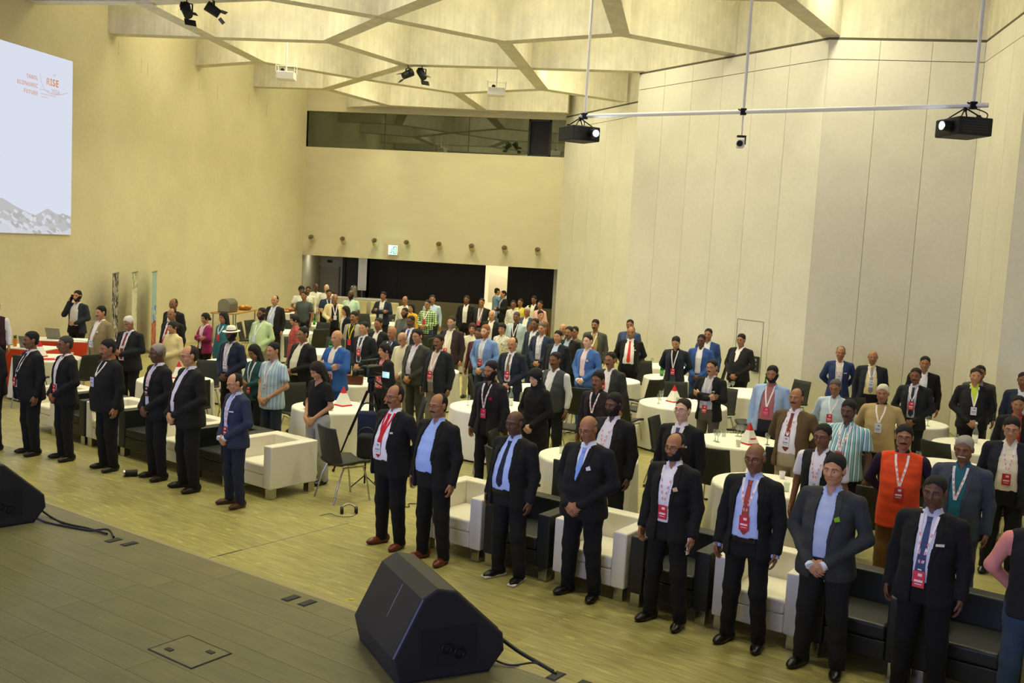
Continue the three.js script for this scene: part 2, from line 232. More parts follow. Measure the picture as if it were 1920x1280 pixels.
// ---------- figures: distance fields meshed with surface nets ----------
function surfaceNets(f, mn, mx, c, colorFn) {
  const nx = Math.ceil((mx[0] - mn[0]) / c) + 2, ny = Math.ceil((mx[1] - mn[1]) / c) + 2, nz = Math.ceil((mx[2] - mn[2]) / c) + 2;
  const D = new Float32Array(nx * ny * nz), X = (i) => mn[0] + (i - 0.5) * c, Y = (i) => mn[1] + (i - 0.5) * c, Z = (i) => mn[2] + (i - 0.5) * c, B = 4, lim = B * c * 0.87 * 1.9;
  for (let k0 = 0; k0 < nz; k0 += B) for (let j0 = 0; j0 < ny; j0 += B) for (let i0 = 0; i0 < nx; i0 += B) {
    const i1 = Math.min(nx, i0 + B), j1 = Math.min(ny, j0 + B), k1 = Math.min(nz, k0 + B);
    const d = f(X(i0 + 1.5), Y(j0 + 1.5), Z(k0 + 1.5)), skip = Math.abs(d) > lim;
    for (let k = k0; k < k1; k++) for (let j = j0; j < j1; j++) { let o = (k * ny + j) * nx + i0; for (let i = i0; i < i1; i++) D[o++] = skip ? d : f(X(i), Y(j), Z(k)); }
  }
  for (let k = 0; k < nz; k++) for (let j = 0; j < ny; j++) for (let i = 0; i < nx; i++) if (i === 0 || j === 0 || k === 0 || i === nx - 1 || j === ny - 1 || k === nz - 1) { const o = (k * ny + j) * nx + i; if (D[o] < c * 0.01) D[o] = c * 0.01; }
  const pos = [], idx = [], id = new Int32Array(nx * ny * nz).fill(-1), sx = 1, sy = nx, sz = nx * ny, e = [[0, sx], [0, sy], [0, sz], [sx, sx + sy], [sx, sx + sz], [sy, sx + sy], [sy, sy + sz], [sz, sx + sz], [sz, sy + sz], [sx + sy, sx + sy + sz], [sx + sz, sx + sy + sz], [sy + sz, sx + sy + sz]];
  const co = (o) => [o % nx, Math.floor(o / nx) % ny, Math.floor(o / (nx * ny))];
  const offs = {}; for (const [a, b] of e) for (const q of [a, b]) offs[q] = [q === sx || q === sx + sy || q === sx + sz || q === sx + sy + sz ? 1 : 0, q === sy || q === sx + sy || q === sy + sz || q === sx + sy + sz ? 1 : 0, q >= sz ? 1 : 0];
  const E = e.map(([a, b]) => [a, b, offs[a], offs[b]]);
  for (let k = 0; k < nz - 1; k++) for (let j = 0; j < ny - 1; j++) for (let i = 0; i < nx - 1; i++) {
    const o = (k * ny + j) * nx + i; let m = 0, x = 0, y = 0, z = 0;
    const s0 = D[o] < 0; if (s0 === D[o + sx] < 0 && s0 === D[o + sy] < 0 && s0 === D[o + sz] < 0 && s0 === D[o + sx + sy] < 0 && s0 === D[o + sx + sz] < 0 && s0 === D[o + sy + sz] < 0 && s0 === D[o + sx + sy + sz] < 0) continue;
    for (const [a, b, pa, pb] of E) { const da = D[o + a], db = D[o + b]; if (da < 0 === db < 0) continue; const t = da / (da - db); x += pa[0] + (pb[0] - pa[0]) * t; y += pa[1] + (pb[1] - pa[1]) * t; z += pa[2] + (pb[2] - pa[2]) * t; m++; }
    id[o] = pos.length / 3; pos.push(X(i + x / m), Y(j + y / m), Z(k + z / m));
  }
  for (let k = 1; k < nz - 1; k++) for (let j = 1; j < ny - 1; j++) for (let i = 1; i < nx - 1; i++) {
    const o = (k * ny + j) * nx + i, s = D[o] < 0;
    for (const [u, v, w] of [[sx, sy, sz], [sy, sz, sx], [sz, sx, sy]]) {
      if (s === D[o + u] < 0) continue; const a = id[o], b = id[o - v], c2 = id[o - v - w], d = id[o - w]; if (a < 0 || b < 0 || c2 < 0 || d < 0) continue;
      if (s) idx.push(a, b, c2, a, c2, d); else idx.push(a, c2, b, a, d, c2);
    }
  }
  const g = new THREE.BufferGeometry(); g.setAttribute('position', new THREE.Float32BufferAttribute(pos, 3)); g.setIndex(idx);
  const uv = new Float32Array(pos.length / 3 * 2); for (let i = 0; i < pos.length / 3; i++) { uv[i * 2] = Math.atan2(pos[i * 3], pos[i * 3 + 2] + 0.25) * 0.33; uv[i * 2 + 1] = pos[i * 3 + 1]; } g.setAttribute('uv', new THREE.BufferAttribute(uv, 2));
  if (colorFn) { const col = new Float32Array(pos.length); for (let i = 0; i < pos.length; i += 3) { const q = colorFn(pos[i], pos[i + 1], pos[i + 2]); col[i] = q[0]; col[i + 1] = q[1]; col[i + 2] = q[2]; } g.setAttribute('color', new THREE.BufferAttribute(col, 3)); }
  g.computeVertexNormals(); return g;
}
const smin = (a, b, k) => { const h = Math.max(k - Math.abs(a - b), 0) / k; return Math.min(a, b) - h * h * k * 0.25; };
const smax = (a, b, k) => -smin(-a, -b, k);
const cone = (a, b, ra, rb2) => { const bx0 = b[0] - a[0], by0 = b[1] - a[1], bz0 = b[2] - a[2], L = bx0 * bx0 + by0 * by0 + bz0 * bz0 || 1e-9; return (x, y, z) => { const px = x - a[0], py = y - a[1], pz = z - a[2]; let t = (px * bx0 + py * by0 + pz * bz0) / L; t = t < 0 ? 0 : t > 1 ? 1 : t; const qx = px - bx0 * t, qy = py - by0 * t, qz = pz - bz0 * t; return Math.sqrt(qx * qx + qy * qy + qz * qz) - (ra + (rb2 - ra) * t); }; };
const ell = (c, r) => { const m = Math.min(...r); return (x, y, z) => { const a = (x - c[0]) / r[0], b = (y - c[1]) / r[1], d = (z - c[2]) / r[2]; return (Math.sqrt(a * a + b * b + d * d) - 1) * m; }; };
const uni = (list, k) => (x, y, z) => { let d = list[0](x, y, z); for (let i = 1; i < list.length; i++) d = smin(d, list[i](x, y, z), k); return d; };
function profile(rows) { // rows: y, half width, half depth, z centre -> tapered trunk
  return (x, y, z, grow = 0) => {
    let i = 0; const n = rows.length; const yc = y < rows[0][0] ? rows[0][0] : y > rows[n - 1][0] ? rows[n - 1][0] : y; while (i < n - 2 && yc > rows[i + 1][0]) i++;
    const A = rows[i], B = rows[i + 1]; let t = (yc - A[0]) / (B[0] - A[0]); t = t * t * (3 - 2 * t) * 0.5 + t * 0.5;
    const a = A[1] + (B[1] - A[1]) * t + grow, b = A[2] + (B[2] - A[2]) * t + grow, c = A[3] + (B[3] - A[3]) * t, px = Math.abs(x) / a, pz = Math.abs(z - c) / b;
    const r = Math.pow(Math.pow(px, 2.3) + Math.pow(pz, 2.3), 1 / 2.3); const d = (r - 1) * Math.min(a, b) * 1.05; const dy = Math.abs(y - yc); return dy > 0 ? Math.max(d, dy) : d;
  };
}
// stature 1.75 m, facing +z, feet on y = 0
const BUILD = {
  s: { w: 0.94, b: 0.0, d: 0.95, sh: 0.182, leg: 0.94 }, m: { w: 1.0, b: 0.012, d: 1.0, sh: 0.192, leg: 1.0 }, h: { w: 1.1, b: 0.055, d: 1.06, sh: 0.204, leg: 1.1 }, f: { w: 0.9, b: 0.008, d: 0.94, sh: 0.155, leg: 0.98, hip: 1.12 }, g: { w: 1.04, b: 0.045, d: 1.05, sh: 0.165, leg: 1.05, hip: 1.15 },
};
function trunkRows(B) {
  const h = B.hip || 1, w = B.w, d = B.d, b = B.b;
  return [[0.74, 0.176 * w * h, 0.124 * d + b * 0.4, b * 0.2], [0.86, 0.178 * w * h, 0.126 * d + b * 0.6, b * 0.3], [0.97, 0.168 * w * h, 0.122 * d + b * 0.9, b * 0.5], [1.08, 0.158 * w, 0.116 * d + b, 0.004 + b * 0.6], [1.18, 0.162 * w, 0.12 * d + b * 0.7, 0.008 + b * 0.4], [1.29, 0.17 * w, 0.122 * d + b * 0.25, 0.008], [1.36, 0.16 * w, 0.112 * d, -0.002], [1.41, 0.125 * w, 0.092, -0.012], [1.45, 0.086, 0.072, -0.016], [1.485, 0.062, 0.06, -0.014], [1.52, 0.055, 0.056, -0.012]];
}
function arms(pose, B) { // per side: shoulder, elbow, wrist, hand direction, palm normal; side -1 = right
  const s = B.sh, out = {}, mk = (sd, el, wr, dir, nor, curl) => { out[sd] = { sh: [sd * s, 1.394, -0.014], el: [sd * el[0], el[1], el[2]], wr, dir, nor, curl }; };
  const dp = B.b + (B.d - 1) * 0.12, e = s + 0.065;
  if (pose === 'sides') for (const d of [-1, 1]) mk(d, [e - 0.012, 1.12, -0.03], [d * (e - 0.004), 0.885, 0.045], [d * 0.02, -1, 0.12], [-d * 0.95, 0, 0.2], 0.42);
  if (pose === 'clasp') { mk(1, [e + 0.02, 1.13, -0.015], [0.078, 0.945, 0.155 + dp], [-0.72, -0.62, 0.25], [-0.3, -0.1, -0.95], 0.55); mk(-1, [e + 0.02, 1.13, -0.015], [-0.07, 0.935, 0.17 + dp], [0.72, -0.62, 0.2], [0.25, -0.1, -0.95], 0.5); }
  if (pose === 'waist') { mk(1, [e + 0.02, 1.15, 0.0], [0.075, 1.06, 0.19 + dp], [-0.85, -0.3, 0.3], [-0.3, -0.1, -0.95], 0.55); mk(-1, [e + 0.02, 1.15, 0.0], [-0.07, 1.05, 0.2 + dp], [0.85, -0.3, 0.25], [0.25, -0.1, -0.95], 0.5); }
  if (pose === 'cross') { mk(1, [e + 0.015, 1.16, 0.06], [-0.085, 1.2, 0.175 + dp * 0.6], [-0.9, 0.18, -0.22], [0, 0.2, -1], 0.3); mk(-1, [e + 0.015, 1.15, 0.06], [0.085, 1.165, 0.205 + dp * 0.6], [0.9, 0.28, -0.2], [0, 0.2, -1], 0.3); }
  if (pose === 'back') for (const d of [-1, 1]) mk(d, [e + 0.03, 1.16, -0.08], [d * 0.1, 0.97, -0.19], [-d * 0.8, -0.5, -0.1], [0, 0.1, 1], 0.5);
  if (pose === 'phone') { mk(-1, [e + 0.04, 1.2, 0.06], [-0.13, 1.5, 0.1], [0.22, 0.95, -0.1], [0.95, -0.1, 0.1], 0.6); mk(1, [e + 0.01, 1.15, -0.01], [0.1, 1.04, 0.2], [-0.8, 0.0, 0.3], [-0.3, -0.2, -0.9], 0.5); }
  if (pose === 'hold') { mk(1, [e, 1.16, 0.0], [0.07, 1.1, 0.24 + dp], [-0.5, 0.3, 0.7], [-0.5, 0.3, -0.4], 0.6); mk(-1, [e, 1.16, 0.0], [-0.07, 1.1, 0.24 + dp], [0.5, 0.3, 0.7], [0.5, 0.3, -0.4], 0.6); }
  if (pose === 'shoot') { mk(1, [e, 1.24, 0.12], [0.08, 1.5, 0.24], [-0.2, 0.7, 0.5], [-0.7, 0.2, -0.2], 0.7); mk(-1, [e, 1.24, 0.12], [-0.08, 1.5, 0.24], [0.2, 0.7, 0.5], [0.7, 0.2, -0.2], 0.7); }
  if (pose === 'carry') { mk(1, [e - 0.012, 1.12, -0.03], [e - 0.004, 0.885, 0.045], [0.02, -1, 0.12], [-0.95, 0, 0.2], 0.42); mk(-1, [e + 0.02, 1.15, 0.02], [-0.16, 1.02, 0.22], [0.3, 0.1, 0.9], [0.6, 0.5, -0.2], 0.7); }
  return out;
}
const legPts = (sd, B, st) => [[sd * 0.092 * (B.hip ? 1.05 : 1), 0.9, 0], [sd * (0.1 + st * 0.35), 0.49, 0.018], [sd * (0.105 + st * 0.7), 0.07, -0.018]];
const CACHE = {}; const memo = (k, fn) => CACHE[k] || (CACHE[k] = fn());
const fold = (x, y, z, a) => a * (Math.sin(17 * x + 31 * y + 9 * z) * Math.sin(23 * y - 13 * x + 4) + 0.7 * Math.sin(41 * y + 19 * z + 11 * x) * Math.sin(27 * x + 8 * z));
function fields(pose, build) {
  return memo('F' + pose + build, () => {
    const B = BUILD[build], trunk = profile(trunkRows(B)), A = arms(pose, B), yoke = uni([cone([-B.sh + 0.012, 1.392, -0.016], [-0.025, 1.44, -0.02], 0.048, 0.05), cone([B.sh - 0.012, 1.392, -0.016], [0.025, 1.44, -0.02], 0.048, 0.05)], 0.03);
    const arm = (d, r0, r1, r2, cut) => { const a = A[d]; const end = a.wr; return uni([cone(a.sh, a.el, r0, r1), cone(a.el, end, r1, r2)], 0.03); };
    const armsF = (r0, r1, r2) => { const l = arm(-1, r0, r1, r2), r = arm(1, r0, r1, r2); return (x, y, z) => Math.min(l(x, y, z), r(x, y, z)); };
    return { B, A, trunk, yoke, armsF };
  });
}
function shirtField(pose, build, o) { // o: sleeve 'none' | 'short' | 'long', hem, loose
  const { trunk, yoke, armsF, A, B } = fields(pose, build), lo = o.loose || 0, hem = o.hem ?? 0.97;
  const collar = cone([0, 1.45, -0.02], [0, 1.512, -0.008], 0.07, 0.062);
  const full = armsF(0.058, 0.05, 0.04); const sh = [-1, 1].map(d => { const a = A[d], q = 0.66; return cone(a.sh, [a.sh[0] + (a.el[0] - a.sh[0]) * q, a.sh[1] + (a.el[1] - a.sh[1]) * q, a.sh[2] + (a.el[2] - a.sh[2]) * q], 0.062, 0.066); });
  return (x, y, z) => {
    let d = smin(trunk(x, y, z, 0.006 + lo * (1.25 - y > 0 ? Math.min(1, (1.25 - y) * 3) : 0)), yoke(x, y, z) - 0.004, 0.03);
    d = smax(d, y - 1.475, 0.01); if (!o.nocollar) d = Math.min(d, Math.max(collar(x, y, z), y - 1.515 + Math.max(0, z) * 0.25)); { const nq = Math.min((y - (o.shut ? 1.452 : o.nocollar ? 1.38 : 1.415)) * (o.nocollar ? 0.9 : 0.42) - Math.abs(x), z); d = Math.max(d, nq); }
    d = Math.max(d, hem - y) + fold(x, y, z, 0.0022);
    if (o.sleeve === 'long') d = smin(d, full(x, y, z) + fold(y, x, z, 0.002), 0.015);
    if (o.sleeve === 'short') d = smin(d, Math.max(Math.min(sh[0](x, y, z), sh[1](x, y, z)), (1.388 - 0.66 * (1.388 - A[1].el[1]) - 0.02) - y), 0.015);
    return d;
  };
}
const jacketOpen = (kind) => { // half width of the front opening by height
  const K = { closed: [[0.6, 0.07], [0.95, 0.0], [1.13, 0.0], [1.3, 0.03], [1.42, 0.05], [1.5, 0.062]], open: [[0.6, 0.075], [0.85, 0.06], [1.0, 0.05], [1.12, 0.052], [1.3, 0.064], [1.42, 0.058], [1.5, 0.06]], wide: [[0.6, 0.13], [0.9, 0.12], [1.1, 0.105], [1.3, 0.09], [1.42, 0.066], [1.5, 0.062]] }[kind];
  return (y) => { let i = 0; while (i < K.length - 2 && y > K[i + 1][0]) i++; const t = Math.min(1, Math.max(0, (y - K[i][0]) / (K[i + 1][0] - K[i][0]))); return K[i][1] + (K[i + 1][1] - K[i][1]) * t; };
};
function jacketField(pose, build, o) { // o: open, hem, sleeve (false = waistcoat)
  const { trunk, yoke, armsF, B } = fields(pose, build), w = jacketOpen(o.open), hem = o.hem ?? 0.79, full = armsF(0.066, 0.057, 0.047), collar = cone([0, 1.425, -0.032], [0, 1.488, -0.026], 0.084, 0.068);
  return (x, y, z) => {
    const flare = 0.02 + (y < 1.02 ? (1.02 - y) * 0.085 : 0);
    let d = smin(trunk(x, y, z, flare), yoke(x, y, z) - 0.017, 0.04);
    d = Math.min(smax(d, y - 1.475, 0.01), Math.max(collar(x, y, z), y - 1.492, z - 0.01)); d += fold(x, y, z, 0.003);
    if (o.open !== 'none') d = Math.max(d, Math.min(w(y) - Math.abs(x), z - 0.03));
    d = smax(d, hem - y, 0.012);
    if (o.sleeve !== false) d = smin(d, full(x, y, z) + fold(y * 1.3, x, z, 0.0035), 0.012);
    else d = smax(d, Math.abs(x) - (B.sh - 0.002), 0.02);
    return d;
  };
}
function trouserField(build, st, o) {
  const B = BUILD[build], trunk = profile(trunkRows(B)), r = (o.fit || 1) * B.leg, L = [-1, 1].map(d => { const p = legPts(d, B, st); return uni([cone(p[0], p[1], 0.098 * r, 0.074 * r), cone(p[1], p[2], 0.074 * r, (o.flare || 0.062) * Math.sqrt(r))], 0.03); });
  const top = o.top || 1.02;
  return (x, y, z) => { const l = Math.min(L[0](x, y, z), L[1](x, y, z)) + fold(x, y * 0.8, z, 0.0035); return Math.max(smin(l, Math.max(trunk(x, y, z, 0.002), 0.8 - y), 0.04), y - top, 0.035 - y); };
}
const robeField = (pose, build, o) => { const { trunk, yoke, armsF } = fields(pose, build), full = armsF(0.066, 0.06, 0.055), skirt = profile([[0.03, o.wide || 0.25, (o.wide || 0.25) * 0.8, 0], [0.5, 0.215, 0.17, 0], [0.9, 0.2, 0.15, 0], [1.05, 0.17, 0.13, 0]]); return (x, y, z) => { let d = smin(trunk(x, y, z, 0.018), yoke(x, y, z) - 0.012, 0.03); d = smin(Math.max(d, 0.74 - y), Math.max(skirt(x, y, z) + 0.012 * Math.sin(Math.atan2(z, x) * 11) * Math.max(0, 1 - y), y - 1.08), 0.05); d = smax(d, y - (o.top || 1.5), 0.01); d = Math.max(d, (o.hem || 0.05) - y); if (o.sleeve !== false) d = smin(d, full(x, y, z), 0.015); return d + fold(x, y, z, 0.0025); }; };
function skinField(pose, build, st) {
  const { trunk, yoke, armsF, B, A } = fields(pose, build), arm = armsF(0.044, 0.037, 0.029), neck = cone([0, 1.4, -0.026], [0, 1.57, -0.006], 0.054, 0.05);
  const L = [-1, 1].map(d => { const p = legPts(d, B, st); return uni([cone(p[0], p[1], 0.062, 0.044), cone(p[1], p[2], 0.044, 0.034)], 0.03); });
  return (x, y, z) => smin(smin(smin(smin(Math.max(trunk(x, y, z, -0.014), 0.8 - y), neck(x, y, z), 0.03), yoke(x, y, z) + 0.014, 0.03), arm(x, y, z), 0.025), Math.min(L[0](x, y, z), L[1](x, y, z)), 0.03);
}
// hand: wrist at origin, fingers +y, palm faces +z, thumb at +x
function handGeo(curl, cell) {
  return memo('H' + curl + cell, () => {
    const fs = [cone([0, -0.02, 0], [0, 0.03, 0], 0.026, 0.026), (x, y, z) => { const qx = Math.abs(x) - 0.031, qy = Math.abs(y - 0.052) - 0.034, qz = Math.abs(z) - 0.005; return Math.hypot(Math.max(qx, 0), Math.max(qy, 0), Math.max(qz, 0)) + Math.min(0, Math.max(qx, qy, qz)) - 0.0105; }];
    const fin = []; [[-0.03, 0.058, 0.0082], [-0.0105, 0.072, 0.0088], [0.0105, 0.078, 0.009], [0.031, 0.07, 0.0088]].forEach(([x, L, r], i) => {
      let p = [x, 0.088, 0], a = curl * 0.55 + i * 0.02; const seg = [0.45, 0.32, 0.23]; const parts = [];
      seg.forEach((q, s) => { const l = L * q * 1.05, sp = (x / 0.031) * 0.06, n = [p[0] + Math.sin(sp) * l, p[1] + Math.cos(a) * l, p[2] + Math.sin(a) * l]; parts.push(cone(p, n, r * (1 - s * 0.06), r * (0.95 - s * 0.08))); p = n; a += curl * 0.95; }); fin.push(uni(parts, 0.004));
    });
    const th = uni([cone([0.024, 0.022, 0.002], [0.046, 0.05, 0.012], 0.0135, 0.0115), cone([0.046, 0.05, 0.012], [0.052, 0.078, 0.024], 0.0112, 0.0098), cone([0.052, 0.078, 0.024], [0.048, 0.1, 0.034], 0.0096, 0.0085)], 0.006);
    const f = (x, y, z) => { let d = smin(fs[0](x, y, z), fs[1](x, y, z), 0.02), q = Math.min(...fin.map(g => g(x, y, z))); d = smin(d, q, 0.008); return smin(d, th(x, y, z), 0.01); };
    return surfaceNets(f, [-0.07, -0.05, -0.035], [0.08, 0.19, 0.11], cell, () => [1, 1, 1]);
  });
}
// head: centre of skull near origin, chin at y = -0.115
const headF = (() => {
  const skull = ell([0, 0.026, -0.012], [0.076, 0.091, 0.096]), face = ell([0, -0.038, 0.024], [0.06, 0.074, 0.07]), jaw = uni([cone([-0.045, -0.06, 0.008], [0, -0.096, 0.052], 0.026, 0.021), cone([0.045, -0.06, 0.008], [0, -0.096, 0.052], 0.026, 0.021)], 0.02);
  const nose = uni([cone([0, 0.012, 0.087], [0, -0.026, 0.108], 0.009, 0.0125), cone([-0.013, -0.031, 0.094], [0.013, -0.031, 0.094], 0.009, 0.009)], 0.01), brow = uni([cone([-0.048, 0.02, 0.068], [-0.012, 0.024, 0.086], 0.01, 0.01), cone([0.048, 0.02, 0.068], [0.012, 0.024, 0.086], 0.01, 0.01)], 0.02);
  const cheek = uni([ell([-0.04, -0.022, 0.056], [0.024, 0.022, 0.024]), ell([0.04, -0.022, 0.056], [0.024, 0.022, 0.024])], 0.02), lip = uni([cone([-0.02, -0.057, 0.078], [0.02, -0.057, 0.078], 0.0075, 0.0075), cone([0, -0.055, 0.085], [0, -0.063, 0.084], 0.009, 0.009)], 0.01), neck = cone([0, -0.06, -0.018], [0, -0.19, -0.03], 0.05, 0.056);
  const ears = [-1, 1].map(d => ell([d * 0.08, -0.004, -0.008], [0.011, 0.032, 0.02])), eyes = [-1, 1].map(d => ell([d * 0.031, 0.003, 0.074], [0.0135, 0.0135, 0.0135]));
  return (x, y, z) => {
    let d = smin(skull(x, y, z), face(x, y, z), 0.03); d = smin(d, jaw(x, y, z), 0.02); d = smin(d, cheek(x, y, z), 0.02); d = smin(d, brow(x, y, z), 0.012);
    const ex = Math.abs(x) - 0.031, hole = Math.sqrt(ex * ex * 0.5 + (y - 0.003) * (y - 0.003) * 1.6 + (z - 0.097) * (z - 0.097)) - 0.0135; d = smax(d, -hole, 0.012);
    d = smin(d, nose(x, y, z), 0.01); d = smin(d, lip(x, y, z), 0.008); d = Math.min(d, eyes[0](x, y, z), eyes[1](x, y, z)); d = smin(d, Math.min(ears[0](x, y, z), ears[1](x, y, z)), 0.008); return smin(d, neck(x, y, z), 0.02);
  };
})();
function headColor(x, y, z) {
  const ax = Math.abs(x);
  if (z > 0.05) {
    const ey = Math.hypot(ax - 0.031, y - 0.003); if (ey < 0.0065 && z > 0.078) return [0.1, 0.08, 0.08]; if (Math.hypot((ax - 0.031) * 0.75, (y - 0.003) * 1.5) < 0.0105 && z > 0.07) return [1.6, 1.75, 1.9];
    if (y > 0.017 + (0.03 - ax) * 0.05 && y < 0.031 && ax > 0.011 && ax < 0.052) return [0.34, 0.3, 0.3];
    if (Math.abs(y + 0.059) < 0.008 && ax < 0.023 && z > 0.07) return [0.86, 0.62, 0.6];
  }
  return [1, 1, 1];
}
const headGeo = (cell) => memo('head' + cell, () => surfaceNets(headF, [-0.1, -0.17, -0.12], [0.1, 0.125, 0.125], cell, headColor));
// hair, beards, head wear (head space)
const skullBig = (g) => ell([0, 0.03, -0.014], [0.077 + g, 0.092 + g, 0.097 + g]);
const hairN = (x, y, z) => 0.003 * Math.sin(48 * x + 30 * y) * Math.sin(45 * z + 40 * y);
function hairField(style) {
  const low = (d, x, y, z) => { const ear = Math.hypot((y + 0.006) / 0.036, (z + 0.01) / 0.025) - 1; d = smax(d, -ear * 0.025, 0.006); d = smax(d, Math.min(-0.03 - y, z + 0.028), 0.01); return smax(d, -0.072 - y, 0.012); };   // free the ears and nape
  if (style === 'short' || style === 'thick') { const th = style === 'thick', s = th ? ell([0, 0.046, -0.019], [0.083, 0.086, 0.1005]) : ell([0, 0.046, -0.02], [0.082, 0.08, 0.0995]); return (x, y, z) => { let d = s(x, y < 0.045 ? 0.045 + (y - 0.045) * 0.5 : y, z) + hairN(x, y, z); const hl = (th ? 0.07 : 0.075) - x * x * 9 + 0.004 * Math.sin(x * 75 + 1); d = smax(d, -Math.max(y - hl, 0.024 - z + Math.max(0, y) * 0.5), 0.012); return low(d, x, y, z); }; }
  if (style === 'recede') { const s = ell([0, 0.04, -0.022], [0.0795, 0.084, 0.0965]); return (x, y, z) => { let d = s(x, y < 0.04 ? 0.04 + (y - 0.04) * 0.52 : y, z + 0.002) + hairN(x, y, z); d = smax(d, z - 0.024 + (y > 0.04 ? (y - 0.04) * 0.7 : 0), 0.014); return low(d, x, y, z); }; }
  if (style === 'bald') { const s = skullBig(0.0045); return (x, y, z) => { let d = s(x, y, z) + hairN(x, y, z) * 0.5; d = smax(d, z - 0.016, 0.01); d = smax(d, y - 0.056 + Math.max(0, z) * 0.3, 0.014); return low(d, x, y, z); }; }
  if (style === 'long' || style === 'bun') { const s = skullBig(0.014), back = style === 'long' ? uni([cone([0, 0.0, -0.05], [0, -0.2, -0.075], 0.082, 0.075), cone([-0.065, 0.0, -0.01], [-0.075, -0.17, -0.02], 0.03, 0.026), cone([0.065, 0.0, -0.01], [0.075, -0.17, -0.02], 0.03, 0.026)], 0.03) : ell([0, -0.03, -0.12], [0.045, 0.04, 0.035]); return (x, y, z) => { let d = smin(s(x, y, z), back(x, y, z), 0.02) + hairN(x, y, z); d = smax(d, -Math.max(Math.abs(x) - 0.056 - Math.max(0, 0.02 - z) * 0.3, y - 0.066 + Math.abs(x) * 0.5, 0.03 - z), 0.006); return style === 'bun' ? smax(d, Math.min(-0.055 - y, z + 0.07), 0.01) : d; }; }
  if (style === 'curly') { const s = skullBig(0.024); return (x, y, z) => { let d = s(x, y - 0.004, z) + 0.006 * Math.sin(90 * x) * Math.sin(80 * y) * Math.sin(85 * z); d = smax(d, -Math.max(y - (0.066 - Math.abs(x) * 0.1), 0.026 - z), 0.008); return low(d, x, y, z); }; }
  if (style === 'hijab') { const s = skullBig(0.02), nk = cone([0, -0.06, -0.02], [0, -0.2, -0.015], 0.078, 0.12); return (x, y, z) => { let d = smin(s(x, y, z), nk(x, y, z), 0.04); d = smax(d, -Math.max(Math.hypot(x * 1.12, (y + 0.02) * 0.82) - 0.062, 0.02 - z), 0.006); return Math.max(d, -0.27 - y) + 0.003 * Math.sin(60 * y + 20 * x); }; }
  if (style === 'cap') { const s = skullBig(0.012); return (x, y, z) => Math.max(s(x, y, z), 0.03 - y); }
}
const hairGeo = (style, cell) => memo('hair' + style + cell, () => surfaceNets(hairField(style), [-0.14, -0.29, -0.18], [0.14, 0.16, 0.13], cell));
const beardGeo = (kind, cell) => memo('beard' + kind + cell, () => {
  if (kind === 'moustache') { const f = uni([cone([0, -0.045, 0.096], [-0.031, -0.055, 0.081], 0.011, 0.0065), cone([0, -0.045, 0.096], [0.031, -0.055, 0.081], 0.011, 0.0065)], 0.004); return surfaceNets(f, [-0.048, -0.08, 0.055], [0.048, -0.02, 0.12], Math.min(cell, 0.005)); }
  const th = 0.0055; const f = (x, y, z) => { let d = headF(x, y, z) - th; d = Math.max(d, y + 0.047 - Math.max(0, (Math.abs(x) - 0.046)) * 2.6, -0.125 - y, -0.006 - z); const m = Math.hypot(x * 0.72, (y + 0.06) * 1.7) - 0.019; d = Math.max(d, -Math.max(m, 0.06 - z)); const ns = Math.hypot(x, y + 0.028) - 0.016; return Math.max(d, -ns); };
  return surfaceNets(f, [-0.1, -0.14, -0.03], [0.1, -0.0, 0.125], Math.min(cell, 0.006));
});
const glassesGeo = () => memo('glasses', () => merge([-1, 1].flatMap(d => [new THREE.TorusGeometry(0.021, 0.0014, 5, 18).scale(1.1, 0.82, 1).rotateY(d * 0.16).translate(d * 0.0325, 0.001, 0.103), bar([d * 0.055, 0.006, 0.098], [d * 0.083, 0.006, 0.0], 0.0016, 5)]).concat([bar([-0.01, 0.004, 0.105], [0.01, 0.004, 0.105], 0.002, 5)])));
const shoeGeo = (cell = 0.011) => memo('shoe' + cell, () => { const f = uni([ell([0, 0.05, -0.055], [0.04, 0.055, 0.055]), ell([0, 0.03, 0.085], [0.045, 0.036, 0.095]), cone([0, 0.04, -0.05], [0, 0.035, 0.09], 0.038, 0.036)], 0.03); return surfaceNets((x, y, z) => Math.max(f(x, y, z), 0.003 - y), [-0.06, -0.01, -0.13], [0.06, 0.13, 0.2], cell); });
